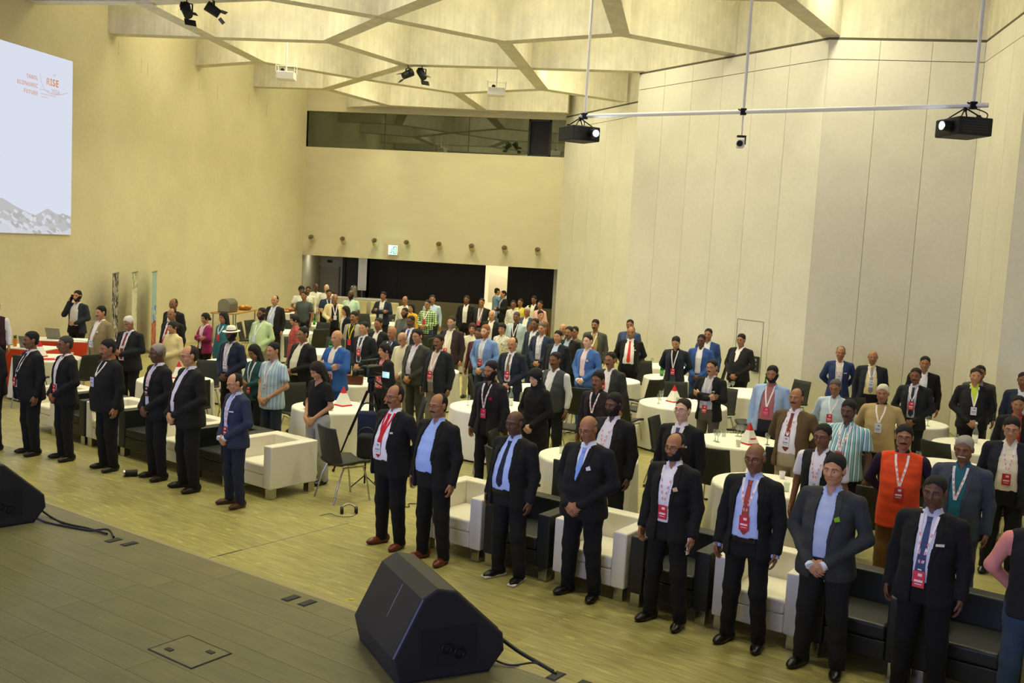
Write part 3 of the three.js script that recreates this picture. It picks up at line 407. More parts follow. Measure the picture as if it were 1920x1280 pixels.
// strips that lie on a field's surface
const onField = (f, x, y, from = 0.42) => { let z = from; for (let i = 0; i < 60; i++) { const d = f(x, y, z); if (d < 0.0005) break; z -= Math.max(0.002, d * 0.75); if (z < -0.1) break; } return z; };
function strip(f, pts, w0, w1, off, n = 10) {
  const pos = [], idx = []; const P = []; let tot = 0; const cum = [0]; for (let i = 1; i < pts.length; i++) { tot += Math.hypot(pts[i][0] - pts[i - 1][0], pts[i][1] - pts[i - 1][1]); cum.push(tot); }
  for (let k = 0; k <= n; k++) { const s = tot * k / n; let i = 1; while (i < pts.length - 1 && cum[i] < s) i++; const t = (s - cum[i - 1]) / (cum[i] - cum[i - 1]); P.push([pts[i - 1][0] + (pts[i][0] - pts[i - 1][0]) * t, pts[i - 1][1] + (pts[i][1] - pts[i - 1][1]) * t]); }
  for (let k = 0; k <= n; k++) { const a = P[Math.max(0, k - 1)], b = P[Math.min(n, k + 1)], dx = b[0] - a[0], dy = b[1] - a[1], L = Math.hypot(dx, dy), w = (w0 + (w1 - w0) * k / n) / 2, nxx = -dy / L * w, nyy = dx / L * w; const l = [P[k][0] + nxx, P[k][1] + nyy], r = [P[k][0] - nxx, P[k][1] - nyy]; let zl = onField(f, ...l), zr = onField(f, ...r), zm = onField(f, P[k][0], P[k][1]); const z = Math.max((zl + zr) / 2, zm); zl = Math.max(zl, z - 0.012); zr = Math.max(zr, z - 0.012); pos.push(l[0], l[1], zl + off, r[0], r[1], zr + off, l[0], l[1], zl - 0.004, r[0], r[1], zr - 0.004); }
  for (let k = 0; k < n; k++) { const o = k * 4, q = o + 4; idx.push(o, q, o + 1, o + 1, q, q + 1, o + 2, q + 2, o, o, q + 2, q, o + 1, q + 1, o + 3, o + 3, q + 1, q + 3); }
  const g = new THREE.BufferGeometry(); g.setAttribute('position', new THREE.Float32BufferAttribute(pos, 3)); g.setIndex(idx); const ng = g.toNonIndexed(); ng.computeVertexNormals(); ng.setAttribute('uv', new THREE.Float32BufferAttribute(new Float32Array(ng.attributes.position.count * 2), 2)); return ng;
}

const SKIN = ['#dcae8c', '#c08c64', '#a06e4a', '#825639', '#62412d'].map(c => mat(c, 0.55, { vertexColors: true }));
const matMemo = {}; const fab = (c, r = 0.92) => matMemo[c + r] || (matMemo[c + r] = mat(c, r));
function stripes(kind) {
  return memo('tx' + kind, () => {
    const f = { teal: (u, v) => { const s = (u * 8) % 1; return s < 0.34 ? [0.9, 0.93, 0.93] : s < 0.55 ? [0.36, 0.62, 0.66] : s < 0.78 ? [0.62, 0.8, 0.82] : [0.2, 0.46, 0.52]; }, pale: (u, v) => { const s = (u * 8) % 1; return s < 0.5 ? [0.66, 0.76, 0.8] : s < 0.75 ? [0.82, 0.88, 0.9] : [0.56, 0.68, 0.73]; },
      plaid: (u, v) => { const a = (u * 6) % 1 < 0.5, b = (v * 6) % 1 < 0.5; return a && b ? [0.16, 0.36, 0.22] : a || b ? [0.5, 0.62, 0.34] : [0.84, 0.86, 0.7]; }, floral: (u, v) => { const q = n32(u * 32, v * 32); return q > 0.62 ? [0.85, 0.25, 0.16] : q > 0.45 ? [0.12, 0.15, 0.3] : [0.78, 0.42, 0.32]; }, redprint: (u, v) => { const q = n32(u * 32, v * 32); return q > 0.58 ? [0.9, 0.82, 0.78] : [0.78, 0.14, 0.12]; }, whiteprint: (u, v) => { const q = n32(u * 32, v * 32); return q > 0.7 ? [0.5, 0.5, 0.42] : [0.9, 0.88, 0.8]; } }[kind];
    return mat('#ffffff', 0.85, { map: tex(128, 128, f, 3, 3) });
  });
}
const cloth = (c) => /^#/.test(c) ? fab(c) : stripes(c);
const mirrored = (g) => { const q = g.clone(); q.scale(-1, 1, 1); const ix = q.index.array; for (let i = 0; i < ix.length; i += 3) { const t = ix[i]; ix[i] = ix[i + 1]; ix[i + 1] = t; } q.computeVertexNormals(); return q; };
const CELLS = [[0.006, 0.0072, 0.04, 0.017, 0.016, 0.0185, 0.0235, 0.0066], [0.0096, 0.0108, 0.046, 0.022, 0.0235, 0.026, 0.031, 0.0122], [0.0125, 0.0135, 0.05, 0.028, 0.031, 0.034, 0.04, 0.015]];
const stuff = (...a) => { const q = mesh(...a); q.userData.kind = 'stuff'; return q; };
function person(o) {
  const d = Math.hypot(o.x, o.z), L = d < 13.6 ? 0 : d < 20.5 ? 1 : 2, [cH, cHand, cB, cBare, cJ, cS, cT, cHair] = CELLS[L];
  const P = thing('person', o.label, 'person'); put(P, o.x, o.y || 0, o.z, o.th * Math.PI / 180); P.scale.setScalar(o.h / 1.75);
  const pose = o.pose, b = o.build, bare = (o.s && o.s[1] === 'short') || o.bare, hm = new THREE.Matrix4().makeTranslation(0, 1.52, -0.01).multiply(new THREE.Matrix4().makeRotationFromEuler(new THREE.Euler((o.hp || 0) * Math.PI / 180, (o.hy || 0) * Math.PI / 180, 0, 'YXZ'))).multiply(new THREE.Matrix4().makeTranslation(0, 0.113, 0.015));
  // body
  const torso = memo('B' + pose + b + bare + L + (o.st ?? 0.03), () => {
    const g = surfaceNets(skinField(pose, b, o.st ?? 0.03), [-0.42, 0.02, -0.3], [0.42, 1.6, 0.4], bare ? cBare : cB, () => [1, 1, 1]); const A = fields(pose, b).A, list = [g];
    for (const sd of [-1, 1]) { const a = A[sd], Yv = V(...a.dir).normalize(), Zv = V(...a.nor); Zv.addScaledVector(Yv, -Zv.dot(Yv)).normalize(); const Xv = new THREE.Vector3().crossVectors(Yv, Zv); let h = handGeo(a.curl, cHand); h = sd > 0 ? mirrored(h) : h.clone(); if (sd > 0) Xv.negate(); const X2 = sd > 0 ? Xv.clone().negate() : Xv; h.applyMatrix4(new THREE.Matrix4().makeBasis(X2, Yv, Zv).setPosition(...a.wr)); list.push(h); }
    return mergeGeometries(list);
  });
  const head = headGeo(cH).clone().applyMatrix4(hm);
  mesh('body', mergeGeometries([torso, head]), SKIN[o.skin], P);
  const onHead = (name, g, m) => { const q = mesh(name, g, m, P); q.applyMatrix4(hm); return q; };
  if (o.hair) onHead(o.hair[0] === 'hijab' ? 'headscarf' : 'hair', hairGeo(o.hair[0], cHair), fab(o.hair[1], 0.9));
  const fc = o.face || '', hc = o.fc || (o.hair ? o.hair[1] : '#171310');
  if (fc.includes('m')) onHead('moustache', beardGeo('moustache', cHair), fab(hc, 0.7)); if (fc.includes('b')) onHead('beard', beardGeo('beard', cHair), fab(/^#(14|0c)/.test(hc) ? '#1a1310' : hc, 0.85)); if (fc.includes('g') && L < 2) onHead('glasses', glassesGeo(), M.blackMetal);
  if (o.hat) { const hg = memo('hat', () => lathe([[0.001, 0.135], [0.05, 0.138], [0.075, 0.12], [0.088, 0.07], [0.092, 0.052], [0.15, 0.046], [0.152, 0.041], [0.09, 0.043], [0.001, 0.045]], 28)); const q = onHead('hat', hg, fab(o.hat)); mesh('hat_band', lathe([[0.0925, 0.054], [0.0905, 0.072], [0.089, 0.072], [0.09, 0.054]], 28), fab('#22201c'), q); }
  // legs
  const st = o.st ?? 0.03; let sf = null, jf = null;
  if (o.t) mesh(o.skirt ? 'skirt' : 'trousers', memo('T' + b + st + (o.fit || 1) + cT + (o.flare || ''), () => surfaceNets(trouserField(b, st, { fit: o.fit, flare: o.flare }), [-0.32, 0.02, -0.24], [0.32, 1.06, 0.28], cT)), cloth(o.t), P);
  for (const sd of [-1, 1]) { const q = mesh('shoe', shoeGeo([0.0115, 0.018, 0.024][L]), fab(o.shoe || '#141312', 0.35), P); q.position.set(sd * (0.105 + st * 0.7), 0, -0.005); q.rotation.y = sd * 0.22; if (o.sole) mesh('sole', memo('sole', () => rb(0.088, 0.026, 0.29, 0.012, 0, 0.014, 0.035)), fab(o.sole), q); }
  if (o.r) { const rf = robeField(pose, b, { hem: o.r[1], wide: o.r[2] }); sf = rf; mesh('robe', memo('R' + pose + b + o.r[1] + o.r[2] + cJ, () => surfaceNets(rf, [-0.45, 0.02, -0.34], [0.45, 1.56, 0.42], cJ)), cloth(o.r[0]), P); }
  if (o.s) {
    const vest = !!o.j && o.j[3] === 'vest', inner = !!o.j && o.j[1] !== 'none' && !vest, op = { sleeve: inner ? 'none' : o.s[1] || 'long', hem: o.s[2] ?? 0.97, loose: o.s[3] || 0, nocollar: o.noc, shut: !!o.tie };
    sf = memo('sf' + pose + b + JSON.stringify(op), () => shirtField(pose, b, op));
    const f2 = inner ? (x, y, z) => Math.max(sf(x, y, z), -0.03 - z - (y > 1.44 ? 0.1 : 0)) : sf;
    mesh('shirt', memo('S' + pose + b + JSON.stringify(op) + inner + cS, () => surfaceNets(f2, [-0.42, op.hem - 0.04, -0.25], [0.42, 1.56, 0.42], inner ? cS * 0.9 : cS)), cloth(o.s[0]), P);
  }
  let out = sf;
  if (o.j) {
    const op = { open: o.j[1] || 'open', hem: o.j[2] ?? 0.79, sleeve: o.j[3] !== 'vest' }; jf = memo('jf' + pose + b + JSON.stringify(op), () => jacketField(pose, b, op)); const name = o.j[3] === 'vest' ? 'waistcoat' : 'jacket';
    const J = mesh(name, memo('J' + pose + b + JSON.stringify(op) + cJ, () => surfaceNets(jf, [-0.46, op.hem - 0.18, -0.32], [0.46, 1.56, 0.42], cJ)), cloth(o.j[0]), P);
    const s0 = sf; out = s0 ? (x, y, z) => Math.min(s0(x, y, z), jf(x, y, z)) : jf;
    if (L < 2 && op.open !== 'none' && name === 'jacket') {
      const w = jacketOpen(op.open), lo = op.open === 'closed' ? 1.15 : 1.1; const trunkOnly = memo('tj' + b + JSON.stringify(op), () => jacketField('sides', b, op));
      for (const sd of [-1, 1]) mesh('lapel', memo('lap' + b + JSON.stringify(op) + sd, () => strip(trunkOnly, [1.45, 1.39, 1.33, 1.25, lo].map((y, i) => [sd * (w(y) + [0.018, 0.03, 0.034, 0.024, 0.012][i]), y]), 0.05, 0.018, 0.008, 8).clone()), cloth(o.lap || o.j[0]), J);
    }
  }
  const inX = sf ? (o.r ? sf : memo('inx' + b + (o.s ? o.s[2] : ''), () => shirtField('sides', b, { sleeve: 'none', hem: (o.s && o.s[2]) ?? 0.97, shut: true }))) : null, outX = jf ? memo('oux' + b + JSON.stringify(o.j.slice(1)), () => { const q = jacketField('sides', b, { open: o.j[1] || 'open', hem: o.j[2] ?? 0.79, sleeve: o.j[3] !== 'vest' }); return inX ? (x, y, z) => Math.min(inX(x, y, z), q(x, y, z)) : q; }) : inX;
  if (o.tie) { const lo = o.j && o.j[1] === 'closed' ? 1.16 : 1.0; mesh('tie', memo('tie' + b + lo, () => merge([strip(inX, [[0, 1.452], [0, 1.415]], 0.042, 0.03, 0.016, 2), strip(inX, [[0, 1.42], [0.003, 1.25], [0, lo + 0.04]], 0.034, 0.078, 0.007, 8), strip(inX, [[0, lo + 0.04], [0, lo]], 0.078, 0.012, 0.007, 2)])), cloth(o.tie), P); }
  if (o.l) {
    const yb = o.l[2] || 1.17, lay = o.l[3] ? inX : outX, ln = mesh('lanyard', merge([-1, 1].map(sd => strip(lay, [[sd * 0.06, 1.462], [sd * 0.054, 1.39], [0.004 * sd, yb + 0.07]], 0.022, 0.019, 0.006, 9))), fab(o.l[0]), P);
    if (L < 1 && o.l[0] !== '#c8202c') stuff('lanyard_print', merge([-1, 1].flatMap(sd => [0.2, 0.4, 0.6, 0.8].map(t => { const x = sd * (0.054 - 0.05 * t), y = 1.39 + (yb + 0.07 - 1.39) * t; return strip(lay, [[x, y + 0.012], [x - sd * 0.004, y - 0.012]], 0.013, 0.013, 0.0085, 1); }))), fab(o.l[0] === '#c8202c' ? '#f0e0e0' : '#dd9a98'), ln);
    if (o.l[1]) { const z = Math.max(onField(lay, 0, yb), onField(lay, 0.03, yb - 0.05), onField(lay, -0.03, yb + 0.04)) + 0.012; const bd = mesh('badge', rb(0.086, 0.125, 0.006, 0.003, 0, yb, z), fab(o.l[1], 0.5), ln); if (L < 2) { const ink = /^#[cdef]/.test(o.l[1]) && o.l[1] !== '#c8202c' && o.l[1] !== '#d8303c' ? '#9a96a0' : '#f2d8d8'; stuff('badge_print', merge([bx(0.062, 0.016, 0.002, 0, yb - 0.012, z + 0.0035), bx(0.03, 0.022, 0.002, 0.008, yb + 0.036, z + 0.0035), bx(0.05, 0.006, 0.002, 0, yb - 0.036, z + 0.0035)]), fab(ink), bd); } }
  }
  if (o.sq) mesh('pocket_square', strip(outX, [[0.085, 1.275], [0.12, 1.288]], 0.03, 0.04, 0.009, 3), fab(o.sq), P);
  if (o.pin) mesh('name_pin', strip(outX, [[0.085, 1.27], [0.14, 1.272]], 0.018, 0.018, 0.01, 2), fab(o.pin, 0.3), P);
  if (o.belt) mesh('belt', memo('belt' + b, () => strip(shirtField('sides', b, { sleeve: 'none', hem: 0.8 }), [[-0.1, 0.955], [0, 0.953], [0.1, 0.955]], 0.032, 0.032, 0.008, 6)), M.blackGloss, P);
  if (o.cuff) { const A = fields(pose, b).A; for (const sd of [-1, 1]) { const a = A[sd], q = V(...a.wr).sub(V(...a.el)).normalize(), p = a.wr; mesh('cuff', bar([p[0] + q.x * 0.028, p[1] + q.y * 0.028, p[2] + q.z * 0.028], [p[0] + q.x * 0.056, p[1] + q.y * 0.056, p[2] + q.z * 0.056], 0.036, 14), fab(o.cuff), P); } }
  if (o.watch) { const a = fields(pose, b).A[1], q = V(...a.wr).sub(V(...a.el)).normalize(), p = a.wr; mesh('watch', bar([p[0] - q.x * 0.02, p[1] - q.y * 0.02, p[2] - q.z * 0.02], [p[0], p[1], p[2]], 0.034, 12), M.steel, P); }
  if (o.drape) { const dr = memo('drape' + b, () => strip(inX, [[0.1, 1.46], [0.0, 1.25], [-0.12, 1.02]], 0.1, 0.13, 0.012, 10)); mesh('scarf', dr, cloth(o.drape), P); }
  if (o.item) {   // something held in a hand is a thing of its own
    const [name, cat, col, sd, label, w = 0.075, h2 = 0.15, t = 0.01] = o.item, a = fields(pose, b).A[sd], Yv = V(...a.dir).normalize(), Zv = V(...a.nor); Zv.addScaledVector(Yv, -Zv.dot(Yv)).normalize(); const Xv = new THREE.Vector3().crossVectors(Yv, Zv); P.updateMatrixWorld();
    const q = thing(name, label, cat); const m = new THREE.Matrix4().makeBasis(Xv, Yv, Zv).setPosition(V(...a.wr).addScaledVector(Yv, 0.1).addScaledVector(Zv, 0.026)).premultiply(P.matrixWorld); m.decompose(q.position, q.quaternion, q.scale); q.scale.setScalar(1);
    const c = mesh('case', rb(w, h2, t, 0.006), fab(col, 0.4), q); if (name === 'phone') mesh('display', bx(w * 0.9, h2 * 0.92, 0.002, 0, 0, t / 2 + 0.0005), M.blackGloss, c);
  }
  return P;
}

for (const o of [
{x:-2.63,z:-10.22,h:1.75,th:-32,pose:"back",build:"h",skin:2,label:"man in white shirt and red tie, front row, beside the tripod",hy:0,hp:4,hair:["recede","#141110"],face:"mg",j:["#0c0d12","wide"],s:["#e9e6ee"],t:"#090a0e",tie:"#c01c2a",l:["#c8202c","#e4e2ee",1.1,1],shoe:"#6b2f16",pin:"#c9c2a8",st:0.05},
{x:-2.08,z:-9.86,h:1.75,th:-30,pose:"sides",build:"h",skin:2,label:"man in black suit and open blue shirt, brown shoes, front row",hy:0,hp:4,hair:["recede","#141110"],face:"mg",j:["#0e0d0b","wide"],s:["#9db8f0"],t:"#0c0b09",shoe:"#6b2f16",st:0.06,fc:"#141110"},
{x:-1.24,z:-9.54,h:1.69,th:-30,pose:"sides",build:"h",skin:4,label:"man in black suit, blue shirt and navy tie, wearing trainers",hy:0,hp:6,hair:["bald","#2a2522"],face:"g",j:["#0e0d0c","wide"],s:["#a9bff0"],t:"#111110",tie:"#172038",shoe:"#0d0c0f",sole:"#e0dccf",belt:1,st:0.05},
{x:-0.5,z:-9.27,h:1.75,th:-26,pose:"clasp",build:"h",skin:2,label:"bald man in dark suit with pale blue tie, hands clasped",hy:0,hp:14,hair:["bald","#6b6258"],face:"g",j:["#0c0d11","closed"],s:["#e6e8f2"],t:"#0c0d11",tie:"#7fa2e6",sq:"#d8d8de",fc:"#b0aaa2",shoe:"#080809",st:0.06},
{x:0.29,z:-8.78,h:1.73,th:-30,pose:"sides",build:"m",skin:2,label:"bearded man in black suit, white shirt and red badge, front row",hy:0,hp:4,hair:["recede","#171311"],face:"bg",j:["#0c0c0b","open"],s:["#eae6ea"],t:"#0c0c0b",l:["#efe6e4","#c8202c",1.06],sq:"#d8b890",shoe:"#0d0c0a",st:0.07,item:["phone","phone","#e6e6ea",1,"white phone in the hand of the bearded man with red badge"]},
{x:0.95,z:-8.47,h:1.75,th:-26,pose:"sides",build:"m",skin:3,label:"grey haired man with russet tie and red badge, front row",hy:0,hp:4,hair:["bald","#8d8880"],face:"g",j:["#0d0e0e","wide"],s:["#b7c8f2"],t:"#0b0b0c",tie:"#a4483a",l:["#efe6e4","#c8202c",1.1],belt:1,cuff:"#8fb0f0",shoe:"#090909",st:0.05},
{x:1.53,z:-8.11,h:1.78,th:-28,pose:"clasp",build:"h",skin:1,label:"man in charcoal suit with bright green pocket square",hy:0,hp:3,hair:["thick","#141110"],j:["#303233","open"],s:["#aebcd8"],t:"#1a1a19",sq:"#7fb51e",cuff:"#dfe3ea",shoe:"#0c0a09",st:0.06},
{x:2.21,z:-7.77,h:1.74,th:-30,pose:"sides",build:"h",skin:4,label:"man in black suit with striped tie and long white lanyard, front right",hy:0,hp:4,hair:["short","#141110"],face:"u",j:["#09090a","open"],s:["#d4d2dc"],t:"#09090a",tie:"#3c4668",l:["#efe6e4","#d8303c",1.0],st:0.05,pin:"#e6d8c0"},
{x:2.86,z:-7.43,h:1.75,th:-10,pose:"back",build:"m",skin:2,label:"person in pink sleeves and dark waistcoat at the right edge",hy:0,hp:6,hair:["short","#141110"],s:["#d98a7c","long"],j:["#0d0f11","open",0.85,"vest"],t:"#2c4050",st:0.04},
{x:-9.14,z:-12.78,h:1.76,th:-30,pose:"sides",build:"h",skin:3,label:"man in dark suit cut off by the left picture edge",hy:0,hp:6,hair:["short","#141110"],face:"m",j:["#0c0c0f","open"],s:["#d9d6de"],t:"#0c0c0f"},
{x:-8.51,z:-12.73,h:1.73,th:-34,pose:"sides",build:"h",skin:3,label:"leftmost whole man of the front row, black suit and tie",hy:0,hp:3,hair:["thick","#141110"],face:"m",j:["#0a0b0e","open"],s:["#cfccd8"],t:"#0a0b0e",tie:"#0c0c10",l:["#efe6e4","#c8202c",1.06,1]},
{x:-7.92,z:-12.61,h:1.72,th:-34,pose:"clasp",build:"m",skin:3,label:"man in black suit and white shirt beside the plant, hands clasped",hy:0,hp:3,hair:["short","#3a3632"],face:"g",j:["#0c0b0a","open"],s:["#e6dfe2"],t:"#0c0b0a",l:["#efe6e4","#c8202c",1.02,1]},
{x:-7.09,z:-12.28,h:1.76,th:-32,pose:"sides",build:"h",skin:2,label:"man in black shirt with white lanyard and large white badge",hy:0,hp:10,hair:["thick","#141110"],face:"m",j:["#0b0c0b","none",0.8],t:"#09090a",l:["#efe6e4","#c9c8ee",1.2]},
{x:-6.27,z:-12.05,h:1.78,th:-36,pose:"clasp",build:"m",skin:4,label:"grey haired man in black suit behind the camera lens on the floor",hy:0,hp:8,hair:["short","#8d857a"],j:["#0b0b0c","open"],s:["#d6d3e2"],t:"#0b0b0c",l:["#efe6e4","#3a1418",1.15,1]},
{x:-5.65,z:-11.67,h:1.83,th:-38,pose:"clasp",build:"h",skin:1,label:"tall heavy man in black suit with white collar, hands clasped",hy:0,hp:8,hair:["recede","#2a211b"],face:"g",j:["#0c0c09","open"],s:["#dcdaea"],t:"#0a0a09",st:0.06},
{x:-4.81,z:-11.16,h:1.61,th:-36,pose:"clasp",build:"m",skin:1,label:"short man in navy suit and loafers, looking down",hy:0,hp:18,hair:["recede","#231a14"],face:"g",j:["#26304a","open"],s:["#b4c4ee"],t:"#1b2338",l:["#efe6e4","#b8203c",1.0,1],pin:"#d8d8e0",cuff:"#cfd6ea",shoe:"#4a2a1c",st:0.04},
{x:-4.28,z:-12.59,h:1.64,th:-30,pose:"clasp",build:"f",skin:1,label:"woman in black top and pale grey trousers, head bowed",hy:0,hp:28,hair:["long","#221812"],s:["#0d0d0f","short",0.96],noc:1,t:"#a9aaa8",flare:0.075,shoe:"#181615",fit:1.1},
{x:-5.32,z:-13.6,h:1.72,th:-28,pose:"clasp",build:"m",skin:1,label:"man in pale blue striped short sleeved shirt and jeans",hy:0,hp:6,hair:["short","#141110"],face:"u",s:["pale","short",0.78,0.02],t:"#232a36",l:["#efe6e4","#d6d4de",1.1],watch:1},
{x:-5.86,z:-14.26,h:1.6,th:-25,pose:"hold",build:"f",skin:2,label:"woman in dark teal top with red badge, looking at her hands",hy:0,hp:20,hair:["long","#1a1310"],face:"g",s:["#1f4a4c","long",0.8],t:"#0c0d0f",l:["#efe6e4","#c8202c",1.0],item:["phone","phone","#22252a",-1,"dark phone held by the woman in teal top"]},
{x:-5.63,z:-15.67,h:1.77,th:-30,pose:"waist",build:"h",skin:2,label:"large man in black suit and cream shirt, hands at waist",hy:0,hp:6,hair:["short","#141110"],face:"g",j:["#0d0d10","wide"],s:["#e6dfc8"],t:"#0c0c0f"},
{x:-4.97,z:-15.42,h:1.78,th:-25,pose:"cross",build:"m",skin:1,label:"bald man in bright blue suit with folded arms",hy:0,hp:6,face:"u",fc:"#4a3020",j:["#2b5a9e","open"],s:["#e6ded2"],t:"#22488a",l:["#efe6e4","#d8303c",1.0,1]},
{x:-4.17,z:-15.4,h:1.62,th:-40,pose:"sides",build:"f",skin:1,label:"woman in dark jacket and red print top behind the video camera",hy:-5,hp:6,hair:["bun","#141110"],j:["#101318","wide",0.82],s:["redprint","none"],t:"#0c0d0f",pin:"#e4e4e6"},
{x:-6.85,z:-15.64,h:1.7,th:-20,pose:"clasp",build:"m",skin:4,label:"man in navy suit wearing a cream brimmed hat",hy:0,hp:6,hair:["short","#141110"],face:"b",hat:"#ece4cf",j:["#1a2238","open"],s:["#b9b6bc"],t:"#141210",l:["#efe6e4","#e4e2ee",1.1]},
{x:-8.5,z:-18.99,h:1.637,th:-22,pose:"sides",build:"f",skin:2,label:"woman in teal dress with long dark hair by the hat wearer",hy:0,hp:6,hair:["long","#15100e"],r:["#2a6a70",0.28,0.24],l:["#efe6e4","#d8303c",1.2]},
{x:-9.05,z:-19.34,h:1.559,th:-30,pose:"cross",build:"f",skin:1,label:"woman in magenta jacket with folded arms",hy:0,hp:6,hair:["bun","#141110"],j:["#8d1f55","open",0.82],s:["#e6c8c8","none"],t:"#0d0d0f",flare:0.09,l:["#efe6e4","#e4e2ee",1.0]},
{x:-8.6,z:-17.04,h:1.58,th:-20,pose:"waist",build:"g",skin:1,label:"woman in cream tunic with hands folded at her waist",hy:0,hp:5,hair:["bun","#2a221e"],r:["#d8c48e",0.5,0.2]},
{x:-9.27,z:-18.33,h:1.7,th:-15,pose:"sides",build:"h",skin:2,label:"man in black suit with red tie and white lanyard behind the woman in cream",hy:0,hp:6,hair:["recede","#141110"],j:["#101011","open"],s:["#e4dfdd"],t:"#101011",tie:"#b02028",l:["#efe6e4","#d8303c",1.08]},
{x:-10.23,z:-20.28,h:1.74,th:-10,pose:"sides",build:"m",skin:3,label:"man in dark suit nearest the left wall behind another",hy:0,hp:6,hair:["recede","#141110"],j:["#111111","open"],s:["#e4dfd2"],t:"#111111"},
{x:-8.89,z:-16.06,h:1.72,th:-12,pose:"hold",build:"h",skin:2,label:"white haired man in navy suit with striped maroon tie",hy:0,hp:20,hair:["thick","#d2cdc4"],face:"m",fc:"#b8b2aa",j:["#0e1117","open"],s:["#ece6ea"],t:"#0e1117",tie:"#7a3440",l:["#efe6e4",null,1.1],item:["phone","phone","#15161a",1,"dark phone held by the white haired man in navy"]},
{x:-10.16,z:-17.31,h:1.74,th:-22,pose:"sides",build:"h",skin:1,label:"man in khaki blazer with a white badge, near the banners",hy:0,hp:6,hair:["thick","#141110"],face:"m",j:["#8f7f56","open"],s:["#ece6da"],t:"#9a8a62",l:["#efe6e4","#e4e2ee",1.06],sq:"#e0d8c0"},
{x:-12.69,z:-20.64,h:1.75,th:-5,pose:"phone",build:"m",skin:1,label:"man in navy jacket holding a phone to his ear",hy:0,hp:2,hair:["thick","#141110"],face:"b",j:["#212731","wide"],s:["#d8d2c6"],t:"#0d0e0f",item:["phone","phone","#1a1a1c",-1,"dark phone at the ear of the man by the left wall"]},
{x:-12.21,z:-17.16,h:1.7,th:20,pose:"sides",build:"m",skin:2,label:"person in maroon waistcoat at the left edge by the laptops",hy:0,hp:6,hair:["short","#141110"],s:["#e2dfe4","long"],j:["#2e111e","open",0.9,"vest"],t:"#0f0d10"},
{x:-7.87,z:-19.41,h:1.74,th:-20,pose:"clasp",build:"h",skin:3,label:"man in pale green shirt with white badge",hy:0,hp:6,hair:["short","#141110"],face:"b",s:["#b6cc94","long",0.86],t:"#8a8468",l:["#efe6e4","#e4e2ee",1.12]},
{x:-9.29,z:-23.73,h:1.72,th:-15,pose:"sides",build:"h",skin:1,label:"man in black suit and pale blue shirt by the buffet",hy:0,hp:6,hair:["recede","#141110"],j:["#101113","wide"],s:["#b9c6da"],t:"#101113",l:["#efe6e4",null,1.1]},
{x:-7.38,z:-20.02,h:1.58,th:-60,pose:"sides",build:"f",skin:1,label:"woman in red and navy floral dress",hy:0,hp:6,hair:["bun","#141110"],r:["floral",0.3,0.22]},
{x:-10.58,z:-29.13,h:1.688,th:30,pose:"clasp",build:"m",skin:3,label:"man in white shirt with bushy hair in the far corner, nearest the left wall",hy:0,hp:6,hair:["curly","#141110"],s:["#e4e0d2","short",0.86],t:"#161618"},
{x:-10.64,z:-29.9,h:1.658,th:10,pose:"sides",build:"m",skin:3,label:"half hidden man in white shirt in the far corner",hy:0,hp:6,hair:["short","#141110"],s:["#e4e0d2","long",0.86],t:"#161618"},
{x:-9.45,z:-26.26,h:1.72,th:-10,pose:"sides",build:"m",skin:2,label:"man in dark grey polo shirt at the far buffet table",hy:0,hp:6,hair:["short","#141110"],s:["#4b5350","short",0.86],t:"#1b1c1f"},
{x:-10.75,z:-30.9,h:1.721,th:40,pose:"waist",build:"m",skin:4,label:"man in white polo shirt before the far door",hy:0,hp:16,hair:["bald","#2a2522"],s:["#e8e4d4","short",0.86],t:"#d8d2be"},
{x:-10.26,z:-30.54,h:1.728,th:0,pose:"sides",build:"m",skin:0,label:"bald pale man in white shirt before the far door",hy:0,hp:6,s:["#e6e2d6","long",0.86],t:"#1a1a1c"},
{x:-9.38,z:-28.13,h:1.7,th:30,pose:"carry",build:"m",skin:2,label:"man in navy polo shirt beside the man in cream jacket",hy:0,hp:6,hair:["thick","#141110"],s:["#26324a","short",0.86],t:"#111317",l:["#efe6e4",null,1.1]},
{x:-8.58,z:-26.26,h:1.7,th:25,pose:"carry",build:"h",skin:2,label:"bald man in cream jacket and black shirt at the far table",hy:0,hp:6,j:["#d8c894","wide"],s:["#141418"],t:"#141418",l:["#efe6e4","#e4e2ee",1.1]},
{x:-8.51,z:-27.51,h:1.76,th:-15,pose:"sides",build:"h",skin:4,label:"dark skinned man in mint shirt with red badge, far left",hy:0,hp:6,face:"b",s:["#b9d6bc","short",0.86],t:"#8a8a7c",l:["#efe6e4","#d8303c"],fc:"#1c1714"},
{x:-7.32,z:-23.3,h:1.6,th:-50,pose:"sides",build:"f",skin:1,label:"woman in black jacket looking sideways, far left tables",hy:0,hp:6,hair:["long","#141110"],j:["#0e0d0f","open",0.8],s:["#d8d2cc","none"],t:"#0e0d0f",l:["#efe6e4",null,1.1]},
{x:-6.26,z:-20.53,h:1.7,th:-20,pose:"back",build:"m",skin:2,label:"man in pale grey blazer with yellow lanyard and red badge",hy:0,hp:6,hair:["thick","#141110"],face:"m",j:["#a39c86","wide"],s:["#151518"],t:"#141418",l:["#d8cc2c","#d8303c",1.08]},
{x:-5.28,z:-17.98,h:1.721,th:-22,pose:"clasp",build:"m",skin:1,label:"man in navy suit with white lanyard and red badge beside the bald man in blue",hy:0,hp:6,hair:["short","#141110"],j:["#10141c","open"],s:["#d8dae4"],t:"#10141c",tie:"#2a3350",l:["#efe6e4","#d8303c"]},
{x:-5.31,z:-19.06,h:1.72,th:-20,pose:"sides",build:"m",skin:2,label:"man in black suit and open white shirt behind the woman at the camera",hy:0,hp:6,hair:["short","#141110"],j:["#111111","open"],s:["#e8e0d4"],t:"#111111"},
